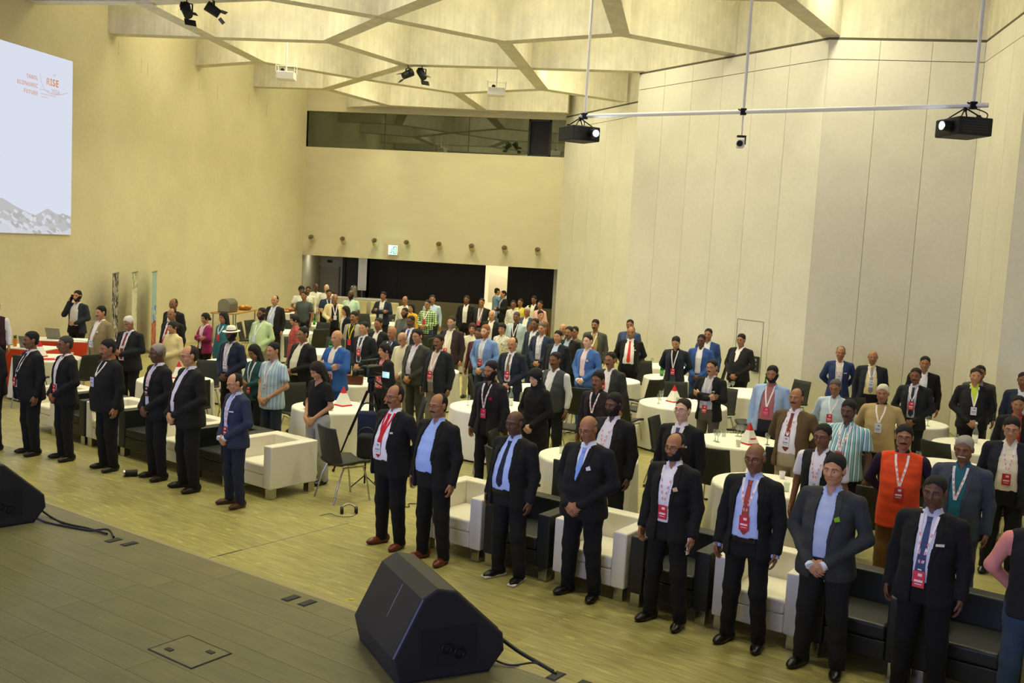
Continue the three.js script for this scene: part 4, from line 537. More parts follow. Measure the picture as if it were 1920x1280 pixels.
{x:-4.68,z:-17.75,h:1.688,th:-25,pose:"sides",build:"m",skin:2,label:"bald man in navy suit with white lanyard, left of the bowed bald man",hy:0,hp:6,face:"m",fc:"#5a4438",j:["#151b2b","open"],s:["#46557c"],t:"#151b2b",l:["#efe6e4",null,1.1]},
{x:-4.33,z:-17.26,h:1.662,th:-28,pose:"clasp",build:"m",skin:1,label:"bald man in cream shirt with bowed head",hy:0,hp:28,hair:["bald","#a89c8c"],face:"g",s:["#d8cfae","long",0.86],t:"#8a826c"},
{x:-3.96,z:-16.77,h:1.761,th:-30,pose:"clasp",build:"h",skin:1,label:"man in olive grey suit and lilac shirt with hands clasped",hy:0,hp:6,hair:["thick","#141110"],face:"g",j:["#3b3c35","open"],s:["#cfcddd"],t:"#3b3c35",l:["#efe6e4",null,1.1]},
{x:-3.44,z:-16.08,h:1.76,th:-22,pose:"sides",build:"h",skin:3,label:"man in dark navy jacket, khaki trousers and red badge",hy:0,hp:6,hair:["short","#141110"],face:"m",j:["#121519","open"],s:["#cdb6a0"],t:"#7d765f",l:["#efe6e4","#c8202c",1.1]},
{x:-4.92,z:-20.13,h:1.72,th:-20,pose:"sides",build:"m",skin:4,label:"dark skinned man in navy suit with purple tie",hy:0,hp:6,hair:["short","#141110"],face:"m",j:["#1b202e","open"],s:["#cfd2e4"],t:"#1b202e",tie:"#4a4080",l:["#efe6e4",null,1.1]},
{x:-5.76,z:-22.94,h:1.68,th:-20,pose:"sides",build:"h",skin:3,label:"man in drab grey jacket beside the woman in yellow scarf",hy:0,hp:6,hair:["short","#141110"],face:"b",j:["#565850","open"],s:["#48504c"],t:"#565850"},
{x:-6.39,z:-26.14,h:1.58,th:-20,pose:"sides",build:"f",skin:1,label:"woman in yellow scarf among the far tables",hy:0,hp:6,hair:["long","#141110"],s:["#e0a82c","long",0.8],t:"#2e271e"},
{x:-6.79,z:-26.99,h:1.72,th:-10,pose:"sides",build:"m",skin:2,label:"man in cream shirt before the long black blind",hy:0,hp:6,hair:["recede","#141110"],s:["#dcd6b8","long",0.86],t:"#2e2e29"},
{x:-7.72,z:-28.08,h:1.74,th:-5,pose:"cross",build:"m",skin:2,label:"man in navy suit with folded arms before the black blind",hy:0,hp:6,hair:["thick","#141110"],j:["#1b2538","open"],s:["#dad6cc"],t:"#12161f",l:["#efe6e4","#e4e2ee",1.05]},
{x:-5.83,z:-25.62,h:1.74,th:-20,pose:"waist",build:"m",skin:2,label:"man in green checked shirt with red badge",hy:0,hp:6,hair:["short","#141110"],s:["plaid","long",0.84],t:"#28304a",l:["#efe6e4","#d8303c"]},
{x:-6.17,z:-27.65,h:1.76,th:10,pose:"sides",build:"m",skin:2,label:"man in pale blue shirt behind the checked shirt",hy:0,hp:6,hair:["short","#141110"],s:["#b4c8d8","long",0.86],t:"#21242e"},
{x:-4.04,z:-20.06,h:1.77,th:-18,pose:"sides",build:"h",skin:1,label:"grey bearded man in dark maroon blazer and cream shirt",hy:0,hp:6,hair:["short","#2a2622"],face:"b",fc:"#8a8680",j:["#2e1e23","wide"],s:["#d8cfb4"],t:"#6e6a62",l:["#efe6e4","#d8303c",1.05]},
{x:-3.73,z:-20.73,h:1.6,th:0,pose:"sides",build:"f",skin:1,label:"woman in white top beside the fair man in pale blue blazer",hy:0,hp:6,hair:["long","#3a1c12"],s:["#e8e0c8","long",0.84],t:"#d0c8b0"},
{x:-3.34,z:-19.3,h:1.63,th:-20,pose:"sides",build:"m",skin:3,label:"man in maroon mostly hidden behind the pale blue blazer",hy:0,hp:6,hair:["short","#141110"],s:["#4a1c26","long",0.86],t:"#181416"},
{x:-3.08,z:-18.57,h:1.763,th:-24,pose:"clasp",build:"m",skin:0,label:"fair man with ginger hair in pale blue blazer, hands clasped",hy:0,hp:6,hair:["thick","#8a5428"],face:"b",fc:"#a06a3a",j:["#6f8fc4","open"],s:["#c9cfe2"],t:"#2c3a5c",l:["#efe6e4","#c8202c",1.05,1]},
{x:-3.15,z:-21.11,h:1.6,th:-15,pose:"sides",build:"f",skin:1,label:"woman in white floral blouse with dark curly hair",hy:0,hp:6,hair:["curly","#141110"],s:["whiteprint","long",0.84],t:"#c9c2aa"},
{x:-5.3,z:-28.29,h:1.771,th:-5,pose:"sides",build:"m",skin:3,label:"man in plain black suit standing before the end of the black blind",hy:0,hp:6,hair:["short","#141110"],j:["#0d0d0c","open"],s:["#e6e2d4"],t:"#0d0d0c"},
{x:-4.77,z:-27.82,h:1.748,th:-8,pose:"back",build:"h",skin:2,label:"man in black jacket with pink badge beside the bright passage",hy:0,hp:6,hair:["short","#141110"],j:["#0f0f13","open"],s:["#8c8078"],t:"#0f0f13",l:["#efe6e4","#e0586c",1.05]},
{x:-3.84,z:-23.96,h:1.68,th:-10,pose:"sides",build:"m",skin:1,label:"white haired person in black jacket in front of the passage",hy:0,hp:6,hair:["recede","#c4bcb0"],j:["#111113","open"],s:["#dcd6cc"],t:"#111113"},
{x:-5.34,z:-34.12,h:1.78,th:120,pose:"shoot",build:"m",skin:1,label:"man in pale blue suit taking a picture in the passage",hy:0,hp:6,hair:["short","#141110"],j:["#6f8caa","open"],s:["#e0e0e0"],t:"#64809c",item:["photo_camera","camera","#151517",-1,"black photo camera raised in the passage",0.13,0.09,0.08]},
{x:-4.98,z:-33.31,h:1.74,th:-60,pose:"hold",build:"m",skin:1,label:"person in black facing the photographer in the passage",hy:0,hp:6,hair:["thick","#141110"],j:["#131113","open"],s:["#a8a8b8"],t:"#131113"},
{x:-4.05,z:-29.16,h:1.668,th:0,pose:"sides",build:"f",skin:3,label:"person in pale print top left of the yellow shirt",hy:0,hp:6,hair:["short","#141110"],s:["whiteprint","long",0.8],t:"#4a4a44"},
{x:-3.94,z:-29.87,h:1.69,th:-15,pose:"sides",build:"m",skin:2,label:"man in bright yellow shirt before the right hand black blind",hy:0,hp:6,hair:["short","#141110"],s:["#d8c832","short",0.86],t:"#4a4636",l:["#efe6e4","#d8303c"]},
{x:-3.15,z:-23.36,h:1.72,th:-15,pose:"sides",build:"m",skin:3,label:"man in pale blue white jacket with red badge",hy:0,hp:6,hair:["thick","#4c463c"],j:["#b4c4ca","open"],s:["#181f1d"],t:"#a8b4b8",l:["#efe6e4","#d8303c",1.1]},
{x:-3.21,z:-25.77,h:1.7,th:-15,pose:"sides",build:"h",skin:2,label:"grey haired man in blue grey suit behind the pale jacket",hy:0,hp:6,hair:["thick","#b0a898"],j:["#39465a","open"],s:["#e0d8c8"],t:"#39465a"},
{x:-3.66,z:-31.0,h:1.74,th:-20,pose:"sides",build:"m",skin:3,label:"man in white shirt and dark waistcoat before the right hand blind",hy:0,hp:6,hair:["thick","#141110"],s:["#e4dcc8","long"],j:["#0d0d10","open",0.9,"vest"],t:"#1a1a1c"},
{x:-3.26,z:-29.2,h:1.7,th:-20,pose:"sides",build:"f",skin:2,label:"person in pale pink shirt beside the right wall corner",hy:0,hp:6,hair:["short","#141110"],s:["#e2b4a4","long",0.84],t:"#c8b8a0"},
{x:-2.75,z:-24.82,h:1.7,th:30,pose:"back",build:"m",skin:1,label:"man in rust brown jacket near the right wall corner",hy:0,hp:6,hair:["thick","#141110"],j:["#7a4a24","open"],s:["#d8ccc0"],t:"#7a4a24"},
{x:-2.47,z:-21.4,h:1.74,th:-25,pose:"sides",build:"m",skin:3,label:"man in blue grey suit with white lanyard and white badge",hy:0,hp:6,hair:["short","#141110"],j:["#293340","open"],s:["#c4c8d0"],t:"#293340",l:["#efe6e4","#e4e2ee"]},
{x:-2.21,z:-20.46,h:1.73,th:-22,pose:"clasp",build:"m",skin:1,label:"grey haired man in dark blue suit, hands clasped, by the right wall corner",hy:0,hp:6,hair:["thick","#5a5248"],j:["#232d44","open"],s:["#c9c6d2"],t:"#232d44",l:["#efe6e4","#e4e2ee"]},
{x:-2.32,z:-16.92,h:1.72,th:-22,pose:"clasp",build:"m",skin:1,label:"man in navy suit with khaki tie and red badge, behind the hijab wearer",hy:0,hp:8,hair:["recede","#141110"],face:"mg",j:["#181e2b","open"],s:["#e4dfe2"],t:"#181e2b",tie:"#6e6446",l:["#efe6e4","#c8202c",1.1,1]},
{x:-1.75,z:-19.09,h:1.7,th:-22,pose:"sides",build:"h",skin:1,label:"man in black suit and pale blue shirt left of the blue suit",hy:0,hp:2,hair:["thick","#141110"],j:["#11141f","open"],s:["#b4c8e0"],t:"#11141f"},
{x:-1.85,z:-21.32,h:1.67,th:-20,pose:"sides",build:"m",skin:1,label:"bald man mostly hidden near the right wall corner",hy:0,hp:6,j:["#23221e","open"],s:["#a8a090"],t:"#23221e"},
{x:-1.61,z:-19.96,h:1.728,th:-22,pose:"sides",build:"h",skin:2,label:"man in black suit behind the blue suit near the right wall",hy:0,hp:6,hair:["short","#141110"],face:"m",j:["#101010","open"],s:["#a4b4c8"],t:"#101010"},
{x:-1.55,z:-20.69,h:1.678,th:-22,pose:"sides",build:"m",skin:2,label:"man in grey brown jacket half hidden near the right wall",hy:0,hp:6,hair:["short","#141110"],j:["#5e584a","open"],s:["#8c8474"],t:"#5e584a"},
{x:-1.2,z:-21.99,h:1.76,th:-10,pose:"sides",build:"h",skin:2,label:"man in grey jacket and khaki pullover leaning by the right wall",hy:-10,hp:6,hair:["thick","#141110"],face:"m",j:["#4c4d42","wide"],s:["#a08c54"],t:"#5c5846",l:["#efe6e4","#d8303c",1.1]},
{x:-0.39,z:-20.89,h:1.74,th:-5,pose:"back",build:"h",skin:2,label:"man in black suit with red tie by the right wall",hy:0,hp:6,hair:["recede","#141110"],j:["#0c0c0b","wide"],s:["#e6e4e0"],t:"#0c0c0b",tie:"#d23328",pin:"#e4e0d0"},
{x:-0.46,z:-22.71,h:1.76,th:-5,pose:"sides",build:"m",skin:2,label:"man in blue jacket half hidden behind the red tie",hy:0,hp:6,hair:["short","#141110"],j:["#3a4c70","open"],s:["#5c6478"],t:"#3a4c70"},
{x:-1.11,z:-18.24,h:1.74,th:-32,pose:"clasp",build:"m",skin:0,label:"fair man in mid blue suit with pocket square, hands clasped",hy:0,hp:6,hair:["short","#1d1511"],j:["#426aa8","open"],s:["#e2c8c8"],t:"#385e9c",sq:"#e6c0cc",cuff:"#e8e0e4"},
{x:-1.37,z:-14.77,h:1.74,th:-28,pose:"sides",build:"h",skin:3,label:"man in grey waistcoat and white sleeves with wristwatch",hy:0,hp:6,hair:["short","#141110"],face:"m",s:["#dfe2e6","long"],j:["#41464a","open",0.86,"vest"],t:"#131822",l:["#efe6e4",null,1.15],watch:1},
{x:-1.47,z:-13.31,h:1.66,th:-28,pose:"clasp",build:"f",skin:0,label:"woman in black headscarf and long black coat",hy:0,hp:20,hair:["hijab","#121214"],r:["#0b0b0c",0.06,0.26],noc:1},
{x:-2.02,z:-12.8,h:1.77,th:-28,pose:"sides",build:"s",skin:2,label:"young man in dark plum suit with red badge and red pocket square",hy:0,hp:6,hair:["thick","#141110"],face:"b",j:["#17141a","open"],s:["#0b0b0d"],t:"#0d0c10",l:["#e2dfe6","#c81c4c",1.08],sq:"#a01830"},
{x:-0.63,z:-13.11,h:1.7,th:-28,pose:"sides",build:"s",skin:3,label:"man in maroon blazer and black shirt with white lanyard",hy:0,hp:6,hair:["thick","#141110"],face:"m",j:["#23161d","open"],s:["#0a0a0c"],t:"#23161d",l:["#efe6e4",null,1.12]},
{x:-0.57,z:-15.33,h:1.74,th:-28,pose:"sides",build:"h",skin:2,label:"man in dark green grey suit and white shirt with glasses",hy:0,hp:6,hair:["short","#141110"],face:"mg",j:["#2e312e","wide"],s:["#ece6e4"],t:"#2e312e",l:["#efe6e4","#c8202c",1.25,1]},
{x:-0.33,z:-10.77,h:1.76,th:-32,pose:"carry",build:"h",skin:4,label:"bearded man in black suit and white shirt behind the bald man",hy:0,hp:6,hair:["thick","#1c1310"],face:"b",j:["#10100e","wide"],s:["#e2deea"],t:"#10100e",l:["#efe6e4",null,1.1,1],shoe:"#0c0b09",item:["notebook","notebook","#b8ac7c",-1,"small tan notebook held by the bearded man in black suit",0.09,0.14,0.02]},
{x:0.4,z:-10.71,h:1.76,th:-28,pose:"sides",build:"m",skin:0,label:"man in black suit with grey tie and name pin",hy:0,hp:-2,hair:["short","#251a14"],face:"ug",j:["#0c0c0d","open"],s:["#e6e0e4"],t:"#0c0c0d",tie:"#4c5664",l:["#efe6e4",null,1.2],pin:"#dcd4c0"},
{x:0.52,z:-19.47,h:1.728,th:-15,pose:"back",build:"m",skin:1,label:"man in dark denim jacket and jeans with bowed head",hy:0,hp:26,hair:["short","#141110"],j:["#1b202b","open",0.85],s:["#0c0c0f","none"],t:"#41525c",l:["#efe6e4","#d8303c",1.05]},
{x:1.02,z:-19.98,h:1.741,th:-18,pose:"clasp",build:"m",skin:4,label:"man in royal blue suit and white shirt by the right wall",hy:0,hp:6,hair:["short","#141110"],j:["#2b4c8a","open"],s:["#e8e4e2"],t:"#26447e"},
{x:1.22,z:-21.31,h:1.77,th:-18,pose:"sides",build:"m",skin:2,label:"man in blue suit half hidden behind another blue suit",hy:0,hp:6,hair:["short","#141110"],face:"g",j:["#2a4680","open"],s:["#d0d0d4"],t:"#2a4680"},
{x:1.84,z:-20.55,h:1.76,th:-32,pose:"clasp",build:"h",skin:2,label:"man in black suit with white collar beside the wall control plate",hy:0,hp:6,hair:["thick","#141110"],j:["#101010","closed"],s:["#e6dfd8"],t:"#0d0d0d"},
{x:0.98,z:-15.46,h:1.72,th:-32,pose:"cross",build:"m",skin:1,label:"man in black suit with folded arms and grey trousers",hy:0,hp:6,hair:["short","#141110"],face:"mg",j:["#0e0e0d","wide"],s:["#c9c8c8"],t:"#565346",l:["#efe6e4","#d8303c",0.98],pin:"#dcdad0"},
{x:1.81,z:-14.85,h:1.75,th:-20,pose:"sides",build:"h",skin:2,label:"bearded man in pale blue blazer and rose shirt",hy:0,hp:6,hair:["thick","#141110"],face:"b",j:["#9fb6d8","wide"],s:["#a8686a"],t:"#1b212b",l:["#efe6e4","#d8204c",1.1]},
{x:1.82,z:-12.42,h:1.75,th:-30,pose:"back",build:"h",skin:2,label:"man in brown suit with russet tie and white badge",hy:0,hp:0,hair:["recede","#141110"],face:"m",j:["#5e4a2c","wide"],s:["#ece6ea"],t:"#b0a484",tie:"#7a3a2c",l:["#efe6e4","#e4e2ee",1.12]},
{x:1.76,z:-10.05,h:1.71,th:-30,pose:"sides",build:"m",skin:3,label:"man in black waistcoat and white short sleeves with white badge",hy:0,hp:6,hair:["short","#141110"],face:"g",s:["#e6e2ea","short",0.9],j:["#101310","open",0.84,"vest"],t:"#0d0e0f",l:["#efe6e4","#d9d6e4",1.12]},
{x:2.32,z:-11.76,h:1.74,th:-30,pose:"sides",build:"h",skin:4,label:"man in teal and white striped short sleeved shirt",hy:0,hp:6,hair:["thick","#141110"],face:"m",s:["teal","short",0.84,0.015],t:"#0d0d0f",l:["#efe6e4","#d8303c",1.12]},
{x:2.68,z:-14.65,h:1.65,th:-25,pose:"back",build:"h",skin:2,label:"man in pale blue shirt looking down with red badge",hy:0,hp:18,hair:["short","#55504a"],face:"g",s:["#b9cbd8","long",0.86],t:"#333538",l:["#efe6e4","#d8303c"]},
{x:3.16,z:-13.9,h:1.7,th:-18,pose:"back",build:"h",skin:2,label:"white haired man in beige padded jacket with white badge",hy:0,hp:6,hair:["thick","#cdc6ae"],s:["#141518","none"],j:["#b09868","none",0.82],t:"#181715",l:["#efe6e4","#e4e2ee"]},
{x:2.57,z:-10.24,h:1.731,th:-15,pose:"back",build:"h",skin:2,label:"man in orange waistcoat with purple sleeves",hy:0,hp:2,hair:["thick","#141110"],face:"mg",s:["#21122b","long",0.7],j:["#e2491a","none",0.66,"vest"],t:"#6b4c1c",l:["#efe6e4","#b83224",1.1]},
{x:3.0,z:-9.76,h:1.748,th:-28,pose:"sides",build:"h",skin:3,label:"grey haired man in slate suit and teal shirt",hy:0,hp:10,hair:["short","#9a9288"],face:"m",fc:"#d0cac0",j:["#39414e","open"],s:["#1f6470"],t:"#39414e",l:["#efe6e4",null,1.1]},
{x:3.53,z:-19.11,h:1.76,th:-10,pose:"back",build:"m",skin:2,label:"man in blue suit standing left of the bald man, by the right wall",hy:0,hp:6,hair:["recede","#141110"],face:"u",j:["#22355e","open"],s:["#e6d4c4"],t:"#17244a",l:["#efe6e4","#e4e2ee"],pin:"#e8e4e0"},
{x:4.01,z:-18.64,h:1.76,th:-10,pose:"sides",build:"h",skin:2,label:"bald man in navy suit and yellow cream shirt by the right wall",hy:0,hp:6,j:["#141a24","wide"],s:["#e0d09a"],t:"#0d1117",tie:"#8a8c9c",l:["#efe6e4","#e4e2ee"],item:["yellow_cup","cup","#d8b82c",-1,"yellow cup held by the bald man at the right wall",0.07,0.09,0.07]},
{x:4.13,z:-16.11,h:1.74,th:-25,pose:"clasp",build:"m",skin:3,label:"man in dark slate suit with red badge, hands clasped, right wall",hy:0,hp:6,hair:["short","#141110"],face:"m",j:["#15181d","open"],s:["#c9ccd2"],t:"#0c0d10",tie:"#272e38",l:["#efe6e4","#d8303c"]},
{x:4.72,z:-17.9,h:1.78,th:-15,pose:"sides",build:"m",skin:2,label:"man in black suit and white shirt behind the slate suit",hy:0,hp:6,hair:["short","#141110"],j:["#0e0e0e","open"],s:["#e2e4ea"],t:"#0e0e0e"},
{x:5.14,z:-16.54,h:1.763,th:-12,pose:"clasp",build:"h",skin:1,label:"man in dark jacket with lime yellow shirt and white badge",hy:0,hp:6,hair:["short","#2a201a"],j:["#121317","closed"],s:["#c8dc3c"],t:"#13151a",l:["#efe6e4","#e4e2ee",1.1]},
{x:5.4,z:-17.17,h:1.752,th:-12,pose:"sides",build:"m",skin:2,label:"man in grey jacket half hidden behind the lime shirt",hy:0,hp:6,hair:["short","#141110"],j:["#4a4a48","open"],s:["#8c8c88"],t:"#4a4a48"},
{x:5.81,z:-16.4,h:1.76,th:-20,pose:"sides",build:"m",skin:3,label:"man in navy suit cut by the right picture edge, further back",hy:0,hp:6,hair:["short","#141110"],j:["#1d2538","open"],s:["#c9ccd4"],t:"#1d2538"},
{x:4.89,z:-13.89,h:1.68,th:-20,pose:"sides",build:"m",skin:2,label:"man in black jacket cut by the right picture edge, in the middle",hy:0,hp:6,hair:["short","#141110"],j:["#10100f","open"],s:["#b03030"],t:"#10100f"},
{x:3.95,z:-11.34,h:1.74,th:-20,pose:"sides",build:"h",skin:1,label:"man in navy suit, cream shirt and red badge near the right edge",hy:0,hp:10,hair:["thick","#141110"],face:"g",j:["#141727","wide"],s:["#e4dcc6"],t:"#0c0d11",l:["#efe6e4","#c8202c",1.1,1]}]) person(o);

// ---------- armchairs ----------
const seatFoot = memo('afoot', () => rb(0.1, 0.13, 0.1, 0.006, 0, 0.065, 0));
const ARMCHAIRS = [[-1.78,-10.44,"W",-0.465,"white leather cube armchair, first from the left of the right hand row"],[-1.03,-10.06,"B",-0.465,"black leather cube armchair, second from the left of the right hand row"],[-0.27,-9.69,"W",-0.465,"white leather cube armchair, third from the left of the right hand row"],[0.48,-9.31,"B",-0.465,"black leather cube armchair, fourth from the left of the right hand row"],[1.23,-8.93,"W",-0.465,"white leather cube armchair, fifth from the left of the right hand row"],[1.98,-8.55,"B",-0.465,"black leather cube armchair, sixth from the left of the right hand row"],[2.73,-8.18,"B",-0.465,"black leather cube armchair, seventh from the left of the right hand row"],[-4.66,-12.03,"W",-0.499,"white leather cube armchair, first from the right of the left hand row"],[-5.4,-12.43,"B",-0.499,"black leather cube armchair, second from the right of the left hand row"],[-6.13,-12.83,"W",-0.499,"white leather cube armchair, third from the right of the left hand row"],[-6.87,-13.24,"B",-0.499,"black leather cube armchair, fourth from the right of the left hand row"],[-7.61,-13.64,"W",-0.499,"white leather cube armchair, fifth from the right of the left hand row"],[-8.35,-14.04,"B",-0.499,"black leather cube armchair, sixth from the right of the left hand row"],[-9.08,-14.44,"W",-0.499,"white leather cube armchair, seventh from the right of the left hand row"]];
for (const [x, z, c, ry, label] of ARMCHAIRS) {
  const m = c === 'W' ? M.leatherWhite : M.leatherBlack, o = thing('armchair', label, 'armchair', 'cube armchairs of the front row'); put(o, x, 0, z, ry);
  const w = 0.8, d = 0.76, a = 0.15;
  for (const s of [-1, 1]) mesh('armrest', rb(a, 0.54, d, 0.018, s * (w / 2 - a / 2), 0.4, 0), m, o);
  mesh('backrest', rb(w - 2 * a + 0.01, 0.54, 0.17, 0.018, 0, 0.4, -d / 2 + 0.085), m, o);
  mesh('seat_base', rb(w - 2 * a - 0.004, 0.16, d - 0.19, 0.012, 0, 0.21, 0.085), m, o);
  mesh('seat_cushion', rb(w - 2 * a - 0.008, 0.13, d - 0.19, 0.03, 0, 0.355, 0.088, 3), m, o);
  for (const sx of [-1, 1]) for (const sz of [-1, 1]) { const f = mesh('foot', seatFoot, M.chrome, o); f.position.set(sx * (w / 2 - 0.07), 0, sz * (d / 2 - 0.07)); }
}
// ---------- conference chairs ----------
function makeChair() {
  const o = new THREE.Group();
  const shell = (pts, w, t) => { const c = new THREE.CatmullRomCurve3(pts.map(p => V(0, p[0], p[1]))), n = 8, pos = [], idx = []; for (let i = 0; i <= n; i++) { const q = c.getPoint(i / n), tg = c.getTangent(i / n), nn = V(0, -tg.z, tg.y).normalize(); for (let k = 0; k <= 6; k++) { const u = k / 6 * 2 - 1, ww = w(i / n), x = u * ww, bow = (u * u) * 0.028; for (const s of [0, 1]) { const off = bow + (s ? t : 0); pos.push(x, q.y + nn.y * off, q.z + nn.z * off); } } } const R = 14; for (let i = 0; i < n; i++) for (let k = 0; k < 6; k++) { const a = i * R + k * 2, b = a + 2, c2 = a + R, d = c2 + 2; idx.push(a, b, c2, b, d, c2, a + 1, c2 + 1, b + 1, b + 1, c2 + 1, d + 1); } for (let i = 0; i < n; i++) for (const k of [0, 12]) { const a = i * R + k, b = a + R; k ? idx.push(a, a + 1, b, b, a + 1, b + 1) : idx.push(a, b, a + 1, b, b + 1, a + 1); } for (const i of [0, n]) for (let k = 0; k < 6; k++) { const a = i * R + k * 2; i ? idx.push(a, a + 2, a + 1, a + 2, a + 3, a + 1) : idx.push(a, a + 1, a + 2, a + 2, a + 1, a + 3); } const g = new THREE.BufferGeometry(); g.setAttribute('position', new THREE.Float32BufferAttribute(pos, 3)); g.setIndex(idx); g.computeVertexNormals(); g.setAttribute('uv', new THREE.Float32BufferAttribute(new Float32Array(pos.length / 3 * 2), 2)); return g; };
  mesh('backrest', shell([[0.46, -0.2], [0.58, -0.235], [0.72, -0.265], [0.93, -0.315]], (t) => 0.24 - 0.03 * t, 0.03), M.chairBlack, o);
  mesh('seat', shell([[0.455, 0.23], [0.47, 0.1], [0.455, -0.05], [0.45, -0.2]], () => 0.24, 0.035), M.chairBlack, o);
  for (const s of [-1, 1]) { mesh('leg', tube([[s * 0.2, 0.43, 0.16], [s * 0.215, 0.3, 0.2], [s * 0.235, 0.0, 0.25]], 0.011, 6, 6), M.chrome, o); mesh('leg', tube([[s * 0.2, 0.43, -0.12], [s * 0.215, 0.3, -0.18], [s * 0.235, 0.0, -0.27]], 0.011, 6, 6), M.chrome, o); mesh('seat_rail', bar([s * 0.2, 0.435, 0.18], [s * 0.2, 0.435, -0.14], 0.011, 6), M.chrome, o); }
  return o;
}
const chair0 = makeChair();
